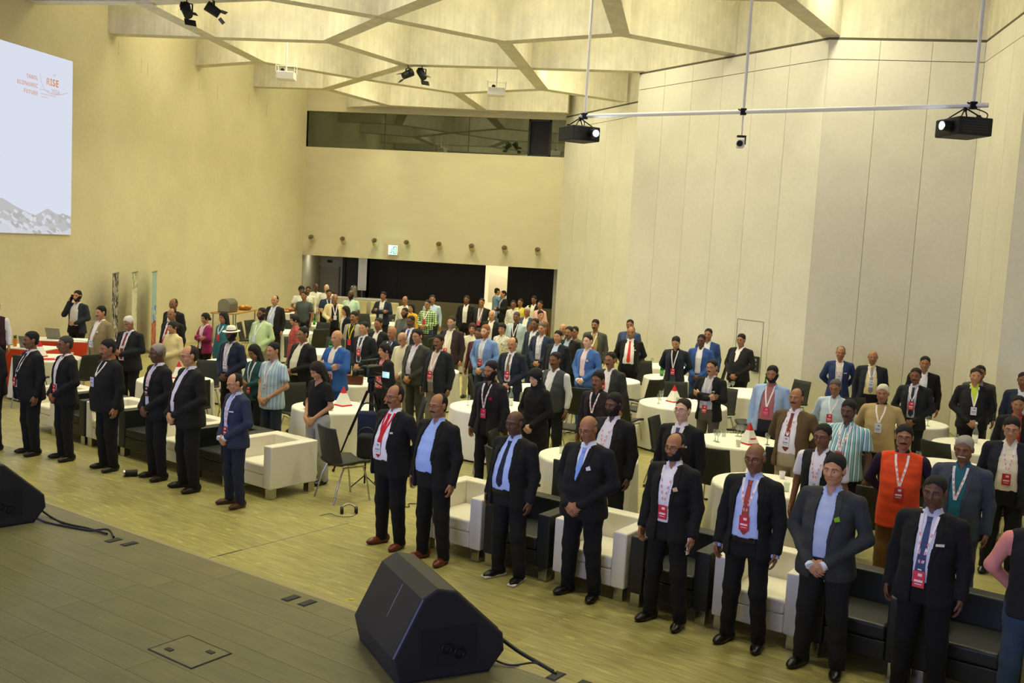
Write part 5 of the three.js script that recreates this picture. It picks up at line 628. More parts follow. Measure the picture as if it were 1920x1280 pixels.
for (const [x, z, ry, label, group] of [[-3.7,-11.94,2.41,"lone black chair with chrome legs on the open floor by the tripod",null],[0.96,-12.63,2.78,"black chair seen from behind between the two near right tables",null],[2.56,-11.18,2.97,"black chair left of the orange waistcoat",null],[-0.33,-16.66,2.62,"black chair beside the man in green grey suit",null],[-1.09,-17.14,2.97,"black chair behind the man in maroon blazer",null],[-3.53,-14.38,5.0,"black chair, right of the table beside the woman in black top","chairs at the table beside the woman in black top"],[-5.36,-14.84,7.04,"black chair, far left of the table beside the woman in black top","chairs at the table beside the woman in black top"],[1.65,-16.51,4.3,"black chair, near right of the table beside the grey trousered man with folded arms","chairs at the table beside the grey trousered man with folded arms"],[1.81,-17.2,4.82,"black chair, right of the table beside the grey trousered man with folded arms","chairs at the table beside the grey trousered man with folded arms"],[1.3,-18.07,5.64,"black chair, far right of the table beside the grey trousered man with folded arms","chairs at the table beside the grey trousered man with folded arms"],[0.59,-18.37,6.47,"black chair, far of the table beside the grey trousered man with folded arms","chairs at the table beside the grey trousered man with folded arms"],[-0.29,-17.82,7.41,"black chair, far left of the table beside the grey trousered man with folded arms","chairs at the table beside the grey trousered man with folded arms"],[1.7,-13.07,3.35,"black chair, near right of the table behind the man with the russet tie","chairs at the table behind the man with the russet tie"],[2.27,-13.5,4.01,"black chair, right of the table behind the man with the russet tie","chairs at the table behind the man with the russet tie"],[0.39,-14.35,7.5,"black chair, left of the table behind the man with the russet tie","chairs at the table behind the man with the russet tie"],[0.33,-12.08,4.44,"black chair, right of the table behind the bald man with clasped hands","chairs at the table behind the bald man with clasped hands"],[-1.62,-12.37,7.73,"black chair, left of the table behind the bald man with clasped hands","chairs at the table behind the bald man with clasped hands"],[-1.49,-11.47,8.65,"black chair, near left of the table behind the bald man with clasped hands","chairs at the table behind the bald man with clasped hands"],[-0.72,-11.19,9.27,"black chair, near of the table behind the bald man with clasped hands","chairs at the table behind the bald man with clasped hands"],[0.42,-11.33,7.75,"black chair, left of the table behind the man in charcoal suit","chairs at the table behind the man in charcoal suit"],[-2.16,-14.11,3.23,"black chair, near of the table behind the young man in plum suit","chairs at the table behind the young man in plum suit"],[-1.18,-15.44,4.89,"black chair, right of the table behind the young man in plum suit","chairs at the table behind the young man in plum suit"],[-1.62,-16.21,5.62,"black chair, far right of the table behind the young man in plum suit","chairs at the table behind the young man in plum suit"],[-2.87,-17.49,7.96,"black chair, left of the table beside the man in grey waistcoat","chairs at the table beside the man in grey waistcoat"],[0.0,-18.92,3.96,"black chair, near right of the table beside the man in green grey suit","chairs at the table beside the man in green grey suit"],[-0.64,-18.68,9.57,"black chair, near of the table beside the man in green grey suit","chairs at the table beside the man in green grey suit"],[0.95,-21.84,3.81,"black chair, near right of the table nearest the man in denim jacket","chairs at the table nearest the man in denim jacket"],[1.46,-22.4,4.54,"black chair, right of the table nearest the man in denim jacket","chairs at the table nearest the man in denim jacket"],[-0.18,-23.59,6.77,"black chair, far left of the table nearest the man in denim jacket","chairs at the table nearest the man in denim jacket"],[2.15,-18.1,3.42,"black chair, near of the table in front of the wall control plate","chairs at the table in front of the wall control plate"],[2.85,-20.07,5.39,"black chair, far right of the table in front of the wall control plate","chairs at the table in front of the wall control plate"],[3.77,-17.95,6.67,"black chair, far left of the table before the man in dark slate suit","chairs at the table before the man in dark slate suit"],[3.37,-17.35,7.67,"black chair, left of the table before the man in dark slate suit","chairs at the table before the man in dark slate suit"],[3.43,-16.65,8.26,"black chair, near left of the table before the man in dark slate suit","chairs at the table before the man in dark slate suit"],[3.85,-14.95,8.18,"black chair, near left of the table beside the navy suit near the right edge","chairs at the table beside the navy suit near the right edge"],[4.16,-14.35,8.64,"black chair, near left of the table beside the navy suit near the right edge","chairs at the table beside the navy suit near the right edge"],[4.24,-12.33,3.51,"black chair, near right of the table behind the man in orange waistcoat","chairs at the table behind the man in orange waistcoat"],[2.92,-13.0,8.25,"black chair, near left of the table behind the man in orange waistcoat","chairs at the table behind the man in orange waistcoat"],[3.47,-12.43,8.88,"black chair, near of the table behind the man in orange waistcoat","chairs at the table behind the man in orange waistcoat"],[-7.09,-14.76,3.77,"black chair, near of the table behind the left half of the front row","chairs at the table behind the left half of the front row"],[-7.04,-16.28,5.31,"black chair, right of the table behind the left half of the front row","chairs at the table behind the left half of the front row"],[-7.8,-16.6,6.36,"black chair, far right of the table behind the left half of the front row","chairs at the table behind the left half of the front row"],[-10.73,-16.04,3.41,"black chair, near of the table before the man in khaki blazer","chairs at the table before the man in khaki blazer"],[-10.11,-16.6,4.39,"black chair, near right of the table before the man in khaki blazer","chairs at the table before the man in khaki blazer"],[-11.92,-16.58,8.29,"black chair, left of the table before the man in khaki blazer","chairs at the table before the man in khaki blazer"],[-7.11,-17.51,3.79,"black chair, near right of the table behind the man in striped short sleeves","chairs at the table behind the man in striped short sleeves"],[-6.85,-18.25,4.81,"black chair, right of the table behind the man in striped short sleeves","chairs at the table behind the man in striped short sleeves"],[-7.13,-19.0,5.4,"black chair, far right of the table behind the man in striped short sleeves","chairs at the table behind the man in striped short sleeves"],[-8.7,-17.63,8.57,"black chair, left of the table behind the man in striped short sleeves","chairs at the table behind the man in striped short sleeves"],[-8.35,-24.15,3.98,"black chair, near right of the table beside the man in pale green shirt","chairs at the table beside the man in pale green shirt"],[-8.22,-24.91,5.02,"black chair, right of the table beside the man in pale green shirt","chairs at the table beside the man in pale green shirt"],[-8.8,-25.6,6.03,"black chair, far right of the table beside the man in pale green shirt","chairs at the table beside the man in pale green shirt"],[-9.57,-25.61,6.45,"black chair, far of the table beside the man in pale green shirt","chairs at the table beside the man in pale green shirt"],[-10.26,-25.04,7.69,"black chair, far left of the table beside the man in pale green shirt","chairs at the table beside the man in pale green shirt"],[-10.19,-24.33,8.03,"black chair, left of the table beside the man in pale green shirt","chairs at the table beside the man in pale green shirt"],[-10.11,-27.91,7.26,"black chair, far left of the table in front of the man in dark grey polo","chairs at the table in front of the man in dark grey polo"],[-10.4,-27.31,7.59,"black chair, far left of the table in front of the man in dark grey polo","chairs at the table in front of the man in dark grey polo"],[-10.18,-26.62,8.39,"black chair, left of the table in front of the man in dark grey polo","chairs at the table in front of the man in dark grey polo"],[-6.37,-21.72,5.69,"black chair, far right of the table behind the bald man in bright blue suit","chairs at the table behind the bald man in bright blue suit"],[-7.17,-21.97,6.42,"black chair, far of the table behind the bald man in bright blue suit","chairs at the table behind the bald man in bright blue suit"],[-7.89,-21.62,7.13,"black chair, far left of the table behind the bald man in bright blue suit","chairs at the table behind the bald man in bright blue suit"],[-6.14,-17.59,7.32,"black chair, far left of the table beside the video camera","chairs at the table beside the video camera"],[-6.34,-16.6,8.17,"black chair, left of the table beside the video camera","chairs at the table beside the video camera"],[-6.78,-28.43,4.31,"black chair, near right of the table in front of the long black blind","chairs at the table in front of the long black blind"],[-6.61,-29.15,4.96,"black chair, right of the table in front of the long black blind","chairs at the table in front of the long black blind"],[-7.11,-29.84,5.72,"black chair, far right of the table in front of the long black blind","chairs at the table in front of the long black blind"],[-7.94,-30.01,6.61,"black chair, far of the table in front of the long black blind","chairs at the table in front of the long black blind"],[-8.58,-29.55,7.13,"black chair, far left of the table in front of the long black blind","chairs at the table in front of the long black blind"],[-8.67,-28.84,8.19,"black chair, left of the table in front of the long black blind","chairs at the table in front of the long black blind"],[-0.03,-21.59,6.63,"black chair, far left of the table between the red tie and denim jacket","chairs at the table between the red tie and denim jacket"],[-2.14,-22.98,3.58,"black chair, near of the table behind the man with khaki tie","chairs at the table behind the man with khaki tie"],[-1.41,-23.6,4.29,"black chair, near right of the table behind the man with khaki tie","chairs at the table behind the man with khaki tie"],[-1.44,-24.3,4.86,"black chair, right of the table behind the man with khaki tie","chairs at the table behind the man with khaki tie"],[-1.96,-24.93,5.96,"black chair, far right of the table behind the man with khaki tie","chairs at the table behind the man with khaki tie"],[-3.72,-26.09,5.37,"black chair, far right of the table among the people before the passage","chairs at the table among the people before the passage"],[-4.55,-26.43,6.23,"black chair, far of the table among the people before the passage","chairs at the table among the people before the passage"],[-5.22,-26.25,6.76,"black chair, far of the table among the people before the passage","chairs at the table among the people before the passage"],[-5.42,-24.51,8.83,"black chair, near left of the table among the people before the passage","chairs at the table among the people before the passage"],[-4.82,-24.19,9.12,"black chair, near of the table among the people before the passage","chairs at the table among the people before the passage"],[-5.53,-23.72,4.59,"black chair, right of the table beside the yellow lanyard","chairs at the table beside the yellow lanyard"],[-6.37,-24.76,6.28,"black chair, far right of the table beside the yellow lanyard","chairs at the table beside the yellow lanyard"],[-7.14,-24.65,6.82,"black chair, far of the table beside the yellow lanyard","chairs at the table beside the yellow lanyard"],[-6.47,-22.78,9.56,"black chair, near of the table beside the yellow lanyard","chairs at the table beside the yellow lanyard"]]) { const o = chair0.clone(); o.name = numbered('conference_chair'); scene.add(o); put(o, x, 0, z, ry); o.userData = {}; tag(o, label, 'chair', group); }
// ---------- round tables ----------
function tableCloth(r, sd) {          // top disc, rounded edge, folds that deepen to the hem
  const n = 72, rows = [[0, 0.752], [0.5, 0.752], [0.96, 0.752], [1.0, 0.746], [1.012, 0.72], [1.03, 0.55], [1.05, 0.3], [1.075, 0.03]], pos = [], idx = [];
  for (let i = 0; i < rows.length; i++) for (let k = 0; k <= n; k++) { const a = k / n * Math.PI * 2, dp = Math.max(0, (0.74 - rows[i][1]) / 0.72), rr = r * rows[i][0] + dp * (0.028 * Math.sin(a * 11 + sd) + 0.02 * Math.sin(a * 17 + sd * 2.3)); pos.push(Math.sin(a) * rr, rows[i][1], Math.cos(a) * rr); }
  for (let i = 0; i < rows.length - 1; i++) for (let k = 0; k < n; k++) { const a = i * (n + 1) + k, b = a + n + 1; idx.push(a, b, a + 1, a + 1, b, b + 1); }
  const g = new THREE.BufferGeometry(); g.setAttribute('position', new THREE.Float32BufferAttribute(pos, 3)); g.setIndex(idx); g.computeVertexNormals(); const uv = new Float32Array(pos.length / 3 * 2); for (let i = 0; i < pos.length / 3; i++) { uv[i * 2] = pos[i * 3]; uv[i * 2 + 1] = pos[i * 3 + 2] + pos[i * 3 + 1]; } g.setAttribute('uv', new THREE.BufferAttribute(uv, 2)); return g;
}
const glassG = lathe([[0.0, 0.0], [0.034, 0.002], [0.008, 0.01], [0.005, 0.07], [0.03, 0.1], [0.037, 0.13], [0.031, 0.165]], 14), tumblerG = lathe([[0.0, 0.0], [0.03, 0.0], [0.036, 0.1]], 14), cupG = lathe([[0.0, 0.0], [0.026, 0.0], [0.038, 0.085], [0.035, 0.085], [0.024, 0.004], [0.0, 0.004]], 14), bottleG = lathe([[0.0, 0.0], [0.038, 0.0], [0.04, 0.012], [0.04, 0.15], [0.034, 0.18], [0.015, 0.22], [0.013, 0.285], [0.016, 0.29], [0.0, 0.29]], 16), capG = cyl(0.0165, 0.0165, 0.022, 0, 0.297, 0, 12), labelG = new THREE.CylinderGeometry(0.0408, 0.0408, 0.07, 16, 1, true).translate(0, 0.085, 0);
function pyramid(w, y0, y1, h) { const a = (y) => w * (1 - y / h) / 2, s0 = a(y0), s1 = a(y1), c = (s, y) => [[-s, y, -s], [s, y, -s], [s, y, s], [-s, y, s]], A = c(s0, y0), B = c(s1, y1), pos = []; for (let i = 0; i < 4; i++) { const j = (i + 1) % 4; pos.push(...A[i], ...B[i], ...A[j], ...A[j], ...B[i], ...B[j]); } pos.push(...A[0], ...A[1], ...A[2], ...A[0], ...A[2], ...A[3]); const g = new THREE.BufferGeometry(); g.setAttribute('position', new THREE.Float32BufferAttribute(pos, 3)); g.computeVertexNormals(); g.setAttribute('uv', new THREE.Float32BufferAttribute(new Float32Array(pos.length / 3 * 2), 2)); return g; }
const pyrW = pyramid(0.2, 0.02, 0.19, 0.3), pyrR = pyramid(0.2, 0.19, 0.2995, 0.3), pyrB = pyramid(0.202, 0, 0.02, 0.3);
const glassMat = new THREE.MeshPhysicalMaterial({ color: '#dfe6de', roughness: 0.05, transmission: 0.85, thickness: 0, ior: 1.5 });
[[-4.6,-14.21,0.61,"beside the woman in black top","pbcg"],[0.64,-17.15,0.74,"beside the grey trousered man with folded arms","pgggb"],[1.34,-14.03,0.61,"behind the man with the russet tie","pgggc"],[-0.65,-12.17,0.61,"behind the bald man with clasped hands","bcr"],[1.43,-11.44,0.61,"behind the man in charcoal suit","pc"],[-2.3,-15.32,0.74,"behind the young man in plum suit","bbg"],[-1.92,-17.78,0.6,"beside the man in grey waistcoat","bgc"],[-0.72,-19.69,0.59,"beside the man in green grey suit","gg"],[0.46,-22.78,0.59,"nearest the man in denim jacket","Gg"],[2.01,-19.21,0.74,"in front of the wall control plate","Ggg"],[4.34,-17.05,0.6,"before the man in dark slate suit","Gggc"],[4.96,-15.15,0.74,"beside the navy suit near the right edge","ggb"],[3.94,-13.37,0.61,"behind the man in orange waistcoat","Gg"],[-7.8,-15.58,0.61,"behind the left half of the front row","gp"],[-11.02,-16.97,0.59,"before the man in khaki blazer","cpr"],[-7.9,-18.26,0.61,"behind the man in striped short sleeves","gb"],[-9.23,-24.67,0.61,"beside the man in pale green shirt","Gg"],[-9.39,-27.18,0.59,"in front of the man in dark grey polo","Ggg"],[-7.11,-20.93,0.61,"behind the bald man in bright blue suit","Gb"],[-5.3,-16.91,0.69,"beside the video camera","pg"],[-7.68,-29.03,0.61,"in front of the long black blind","gc"],[-4.28,-19.15,0.6,"behind the man in khaki trousers","Gg"],[0.51,-20.74,0.58,"between the red tie and denim jacket","G"],[-2.41,-23.95,0.6,"behind the man with khaki tie","g"],[-4.61,-25.29,0.74,"among the people before the passage","g"],[-6.51,-23.77,0.6,"beside the yellow lanyard","gb"]].forEach(([x, z, r, where, items], ti) => {
  const o = thing('round_table', 'round table under a white cloth ' + where, 'table', 'round banquet tables'); put(o, x, 0, z);
  mesh('tablecloth', tableCloth(r, ti * 1.7), M.cloth, o); mesh('table_top', cyl(r * 0.97, r * 0.97, 0.025, 0, 0.735, 0, 40), M.wood, o); mesh('pedestal', cyl(0.05, 0.05, 0.72, 0, 0.36, 0), M.blackMetal, o); mesh('base', cyl(r * 0.5, r * 0.48, 0.02, 0, 0.01, 0, 24), M.blackMetal, o);
  let a = ti * 2.1; const y = 0.754, at = (rr) => { a += 1.75 + hash(ti * 13 + a); return [x + Math.sin(a) * r * rr, z + Math.cos(a) * r * rr]; }, W = ' on the table ' + where;
  for (const ch of items) {
    if (ch === 'p') { const [px, pz] = at(0.3), s = thing('table_sign', 'red tipped pyramid sign' + W, 'sign', 'pyramid table signs'); put(s, px, y, pz, a); mesh('card', pyrW, M.paper, s); mesh('red_tip', pyrR, M.red, s); mesh('red_foot', pyrB, M.red, s); mesh('sign_print', rb(0.1, 0.022, 0.002, 0.0005, 0, 0, 0, 1).rotateX(-0.322).translate(0, 0.08, 0.0745), M.red, s); }
    if (ch === 'g') for (let k = 0; k < 2; k++) { const [px, pz] = at(0.62), s = thing('wine_glass', 'stemmed glass, ' + sideOf(px - x, pz - z, x, z) + W, 'glass', 'stemmed glasses ' + where); put(s, px, y, pz); mesh('bowl', glassG, glassMat, s); }
    if (ch === 'c') { const [px, pz] = at(0.55), s = thing('tumbler', 'clear water tumbler' + W, 'glass', 'tumblers ' + where); put(s, px, y, pz); mesh('wall', tumblerG, glassMat, s); const [qx, qz] = at(0.7), c = thing('paper_cup', 'white paper cup' + W, 'cup'); put(c, qx, y, qz); mesh('cup_wall', cupG, M.white, c); }
    if (ch === 'b') { const [px, pz] = at(0.4), s = thing('water_bottle', 'clear water bottle' + W, 'bottle', 'clear bottles ' + where); put(s, px, y, pz); mesh('bottle_body', bottleG, glassMat, s); mesh('cap', capG, M.white, s); mesh('bottle_label', labelG, M.paper, s); }
    if (ch === 'G') { const [px, pz] = at(0.4), s = thing('green_bottle', 'green glass bottle' + W, 'bottle', 'green bottles ' + where); put(s, px, y, pz); mesh('bottle_body', bottleG, M.greenGlass, s); mesh('cap', capG, M.greenGlass, s); mesh('bottle_label', labelG, fab('#5f9a4c'), s); }
    if (ch === 'r') { for (let k = 0; k < 2; k++) { const [px, pz] = at(0.45), s = thing('paper_sheet', (k ? 'white' : 'red and white') + ' printed sheet lying' + W, 'paper'); put(s, px, y + 0.001, pz, a); mesh('sheet', bx(0.21, 0.002, 0.297), k ? M.paper : M.red, s); } }
  }
});
// ---------- tables with orange skirts, by the left wall ----------
function skirtTable(x, z, ry, w, d, label) {
  const o = thing('skirted_table', label, 'table', 'tables with orange skirts'); put(o, x, 0, z, ry);
  mesh('table_cover', rb(w, 0.03, d, 0.012, 0, 0.745, 0), M.cloth, o);
  const pos = [], idx = [], n = 80, P = 2 * (w + d), pt = (t) => { let s = t * P; if (s < w) return [-w / 2 + s, d / 2, 0, 1]; s -= w; if (s < d) return [w / 2, d / 2 - s, 1, 0]; s -= d; if (s < w) return [w / 2 - s, -d / 2, 0, -1]; s -= w; return [-w / 2, -d / 2 + s, -1, 0]; };
  for (let k = 0; k <= n * 2; k++) { const [px, pz, nx, nz] = pt(Math.min(0.99999, k / (n * 2))), b = 0.012 + 0.012 * (k % 2); for (const [y, q] of [[0.74, 0.3], [0.4, 1], [0.01, 1.6]]) pos.push(px + nx * b * q, y, pz + nz * b * q); }
  for (let k = 0; k < n * 2; k++) for (let i = 0; i < 2; i++) { const a = k * 3 + i, b = a + 3; idx.push(a, a + 1, b, b, a + 1, b + 1); }
  const g = new THREE.BufferGeometry(); g.setAttribute('position', new THREE.Float32BufferAttribute(pos, 3)); g.setIndex(idx); g.computeVertexNormals(); mesh('skirt', g, M.orange, o);
  for (const sx of [-1, 1]) for (const sz of [-1, 1]) mesh('leg', bar([sx * (w / 2 - 0.08), 0, sz * (d / 2 - 0.08)], [sx * (w / 2 - 0.08), 0.73, sz * (d / 2 - 0.08)], 0.016), M.steel, o);
  return o;
}
skirtTable(-12.4, -18.15, 0.05, 1.5, 0.7, 'white topped table with orange skirt at the left picture edge');
skirtTable(-12.3, -19.75, 0.3, 1.7, 0.65, 'white topped table with orange skirt in front of the man on the phone');
function laptop(x, y, z, ry, label) { const o = thing('laptop', label, 'laptop', 'laptops on the skirted tables'); put(o, x, y, z, ry); const b = mesh('keyboard_base', rb(0.34, 0.018, 0.24, 0.006, 0, 0.009, 0), M.grey, o); mesh('keys', bx(0.29, 0.003, 0.11, 0, 0.0195, -0.03), M.dark, b); const l = mesh('lid', new RoundedBoxGeometry(0.34, 0.23, 0.01, 2, 0.004).translate(0, 0.115, 0).rotateX(-0.3).translate(0, 0.016, -0.12), mat('#8d8c80', 0.5), o); mesh('logo', new THREE.CylinderGeometry(0.02, 0.02, 0.002, 16).rotateX(Math.PI / 2 - 0.3).translate(0, 0.125, -0.162), M.steel, l); }
laptop(-12.75, 0.762, -18.2, 2.9, 'open grey laptop on the leftmost skirted table'); laptop(-12.1, 0.762, -18.1, 3.3, 'open grey laptop beside the drink on the skirted table'); laptop(-12.6, 0.762, -19.75, 3.1, 'grey laptop on the skirted table by the phoning man');
{ const o = thing('iced_drink', 'tall orange drink with green leaves between the laptops', 'drink'); put(o, -12.42, 0.762, -18.05); mesh('glass_wall', cyl(0.034, 0.04, 0.15, 0, 0.075, 0), mat('#d9822a', 0.2), o); mesh('leaf_garnish', memo('garn', () => merge([0, 1, 2, 3, 4].map(i => new THREE.SphereGeometry(0.03, 8, 6).scale(0.5, 1.3, 0.25).rotateZ(0.5).rotateY(i * 1.3).translate(Math.sin(i * 1.3) * 0.02, 0.19, Math.cos(i * 1.3) * 0.02)))), fab('#3d6b24'), o); }
for (let k = 0; k < 5; k++) { const o = thing('paper_stack', ['thick', 'loose', 'curled', 'folded', 'thin'][k] + ' white papers on the skirted table before the phoning man', 'paper', 'papers on the skirted table'); put(o, -12.05 + k * 0.19, 0.761, -19.75 + 0.16 * Math.sin(k * 2.4) - k * 0.06, k * 1.1); mesh('sheets', rb(0.21, 0.006 + 0.012 * hash(k), 0.29, 0.002, 0, 0.008, 0).rotateZ(k === 2 ? 0.12 : 0.02).translate(0, k === 2 ? 0.012 : 0.003, 0), M.paper, o); }
// ---------- buffet along the left wall ----------
{
  const o = thing('buffet_counter', 'plain wooden counter against the far left wall', 'counter'); put(o, -12.25, 0, -28.1, 0.06); mesh('counter_top', rb(0.7, 0.04, 2.0, 0.008, 0, 0.88, 0), M.wood, o); for (const sx of [-1, 1]) for (const sz of [-1, 1]) mesh('leg', bar([sx * 0.3, 0, sz * 0.92], [sx * 0.3, 0.86, sz * 0.92], 0.02), M.steel, o);
  const p = thing('chafing_dish', 'grey metal food warmer on the wooden counter', 'food warmer'); put(p, -12.2, 0.9, -27.5); mesh('pan', rb(0.36, 0.2, 0.6, 0.02, 0, 0.12, 0), M.steel, p); mesh('lid', new THREE.CylinderGeometry(0.18, 0.18, 0.58, 16, 1, false, 0, Math.PI).rotateX(Math.PI / 2).rotateZ(Math.PI / 2).translate(0, 0.22, 0), M.steel, p); mesh('stand', bx(0.34, 0.02, 0.56, 0, 0.012, 0), M.blackMetal, p);
  const q = thing('bread_basket', 'basket of yellow bread rolls on the wooden counter', 'basket'); put(q, -12.15, 0.9, -28.6); mesh('basket', lathe([[0, 0.005], [0.16, 0.005], [0.22, 0.1], [0.21, 0.1], [0.15, 0.012], [0, 0.012]], 20), M.wood, q); for (let k = 0; k < 7; k++) mesh('bread_roll', new THREE.SphereGeometry(0.06, 10, 8).scale(1, 0.7, 1.2).translate(Math.sin(k) * 0.1 * (k ? 1 : 0), 0.09 + 0.03 * (k % 2), Math.cos(k) * 0.1 * (k ? 1 : 0)), fab('#d9a84c'), q);
  const t = thing('buffet_table', 'long buffet table under white cloth by the far left wall', 'table'); put(t, -11.75, 0, -31.3, 0.05); mesh('tablecloth', rb(0.8, 0.74, 2.2, 0.02, 0, 0.375, 0), M.cloth, t);
  for (let k = 0; k < 3; k++) { const d = thing('food_tray', ['round tray of pastries', 'oval tray of fruit', 'tray of sandwiches'][k] + ' on the far buffet table', 'tray', 'trays on the buffet'); put(d, -11.7, 0.747, -30.6 - k * 0.65); mesh('tray', cyl(0.24, 0.27, 0.015, 0, 0.008, 0, 24), M.steel, d); for (let i = 0; i < 9; i++) mesh('food_piece', new THREE.SphereGeometry(0.045, 8, 6).scale(1, 0.7, 1).translate(Math.sin(i * 0.8) * 0.15 * (i ? 1 : 0), 0.045, Math.cos(i * 0.8) * 0.15 * (i ? 1 : 0)), fab(['#c99a52', '#b5562a', '#d8c79a'][k]), d); }
  // serving bar in front of the dark wall with a coffee urn and white covers
  const b = thing('serving_bar', 'white skirted serving bar left of the long black blind', 'bar'); put(b, -10.9, 0, -36.2); mesh('bar_cloth', rb(2.0, 1.0, 0.7, 0.02, 0, 0.505, 0), M.cloth, b);
  for (let k = 0; k < 3; k++) { const d = thing('covered_chair', ['left', 'middle', 'right'][k] + ' chair under a cream cover before the serving bar', 'chair', 'chairs under cream covers'); put(d, -10.6 + k * 0.62, 0, -35.3, 0.1 * k); mesh('cover', merge([rb(0.46, 0.46, 0.46, 0.05, 0, 0.235, 0), rb(0.46, 0.95, 0.1, 0.04, 0, 0.48, -0.2)]), fab('#d9cfa8'), d); }
  const u = thing('coffee_urn', 'silver coffee urn with tap on the serving bar', 'urn'); put(u, -11.1, 1.007, -36.2); mesh('urn_body', lathe([[0, 0], [0.14, 0], [0.14, 0.38], [0.1, 0.44], [0.03, 0.47], [0, 0.48]], 20), M.steel, u); mesh('tap', bar([0, 0.07, 0.13], [0, 0.07, 0.2], 0.014), M.blackMetal, u);
}

// ---------- screens ----------
{ // projected picture on the left wall
  const c = document.createElement('canvas'); c.width = 1536; c.height = 864; const g = c.getContext('2d'), W = 1536, H = 864;
  g.fillStyle = '#dfe4f4'; g.fillRect(0, 0, W, H);
  const mount = (pts, col) => { g.fillStyle = col; g.beginPath(); g.moveTo(pts[0][0] * W, H); for (const p of pts) g.lineTo(p[0] * W, p[1] * H); g.lineTo(pts[pts.length - 1][0] * W, H); g.closePath(); g.fill(); };
  mount([[0, 0.9], [0.1, 0.84], [0.22, 0.9], [0.36, 0.8], [0.5, 0.9], [0.6, 0.86], [0.67, 0.815], [0.74, 0.86], [0.82, 0.9], [0.88, 0.855], [0.93, 0.885], [0.97, 0.9], [1, 0.885]], '#c3c2c4'); mount([[0, 0.95], [0.15, 0.92], [0.3, 0.97], [0.45, 0.93], [0.62, 0.98], [0.7, 0.93], [0.78, 0.985], [0.86, 0.95], [0.95, 0.99], [1, 0.96]], '#d6d7de');
  for (let i = 0; i < 260; i++) { g.fillStyle = i % 3 ? '#dcdde6' : '#b9b7b4'; const x = hash(i) * W, y = H * (0.885 + 0.11 * hash(i + 500)); g.beginPath(); g.ellipse(x, y, 6 + 22 * hash(i + 9), 3 + 8 * hash(i + 77), 0.4, 0, 6.3); g.fill(); }
  g.textAlign = 'right'; g.textBaseline = 'middle'; g.font = 'bold 27px sans-serif'; g.fillStyle = '#d9a79c'; g.fillText('TAMIL', 0.829 * W, 0.148 * H); g.fillText('ECONOMIC', 0.829 * W, 0.189 * H); g.fillText('FUTURE', 0.829 * W, 0.23 * H);
  g.strokeStyle = '#cbb7bb'; g.lineWidth = 3; g.beginPath(); g.moveTo(0.84 * W, 0.115 * H); g.bezierCurveTo(0.84 * W, 0.2 * H, 0.88 * W, 0.25 * H, 0.975 * W, 0.185 * H); g.stroke();
  g.textAlign = 'left'; g.font = 'bold 46px sans-serif'; const gr = g.createLinearGradient(0.86 * W, 0, 0.96 * W, 0); gr.addColorStop(0, '#d8bcae'); gr.addColorStop(0.5, '#d98a4c'); gr.addColorStop(1, '#cf8a3c'); g.fillStyle = gr; g.fillText('RISE', 0.867 * W, 0.15 * H); g.font = 'bold 12px sans-serif'; g.fillStyle = '#d2b8b4'; g.fillText('THE', 0.9 * W, 0.108 * H); g.font = 'bold 30px sans-serif'; g.fillStyle = '#d6bcb4'; g.fillText('2024', 0.892 * W, 0.199 * H);
  g.fillStyle = '#d9c3c0'; g.fillRect(0.84 * W, 0.2 * H, 0.045 * W, 4); g.fillRect(0.842 * W, 0.222 * H, 0.075 * W, 4); g.fillRect(0.845 * W, 0.238 * H, 0.03 * W, 4);
  g.font = 'bold 44px sans-serif'; g.fillStyle = '#a83a48'; g.textAlign = 'right'; g.fillText('S', 0.66 * W, 0.345 * H);
  const t = new THREE.CanvasTexture(c); t.colorSpace = THREE.SRGBColorSpace; t.anisotropy = 8;
  const [z0, z1, y0, y1] = [-14.44,-21.39,2.97,6.88], wx = (z) => WL0[0] + (z - WL0[1]) / (WL1[1] - WL0[1]) * (WL1[0] - WL0[0]);
  const w = Math.hypot(z1 - z0, wx(z1) - wx(z0)), ry = Math.atan2(z0 - z1, wx(z1) - wx(z0)) ;
  const o = thing('projected_screen', 'large bright projected slide with grey mountains on the left wall', 'screen'); o.position.set((wx(z0) + wx(z1)) / 2 + 0.02, (y0 + y1) / 2, (z0 + z1) / 2); o.rotation.y = Math.PI / 2 - Math.atan2(wx(z1) - wx(z0), -(z1 - z0));
  mesh('picture', new THREE.PlaneGeometry(w, y1 - y0).translate(0, 0, 0.012), new THREE.MeshStandardMaterial({ color: '#000000', roughness: 1, emissive: '#ffffff', emissiveMap: t, emissiveIntensity: 0.93 }), o); mesh('screen_cloth', bx(w, y1 - y0, 0.02), M.white, o);
  const l = new THREE.RectAreaLight(lin(0.75, 0.8, 1), 0.8, w, y1 - y0); l.position.z = 0.05; l.rotation.y = Math.PI; o.add(l); l.castShadow = true;
}
{ // video wall at the back of the stage, behind the viewpoint
  const o = thing('video_wall', 'wide bluish video wall at the back of the stage', 'screen'); put(o, -6.8, 3.6, 5.6, Math.PI - 0.47); mesh('frame', rb(9.2, 3.7, 0.12, 0.01, 0, 0, -0.07), M.black, o); mesh('picture', bx(9, 3.5, 0.02), mat('#05070c', 0.6, { emissive: lin(...STAGE_SCREEN.color), emissiveIntensity: 1.2 }), o);
  for (const s of [-1, 1]) mesh('leg', bx(0.12, 2, 0.3, s * 4, -2.8, -0.1), M.blackMetal, o);
  const l = new THREE.RectAreaLight(lin(...STAGE_SCREEN.color), STAGE_SCREEN.power, 9, 3.5); l.position.z = 0.03; l.rotation.y = Math.PI; l.castShadow = true; o.add(l);
}
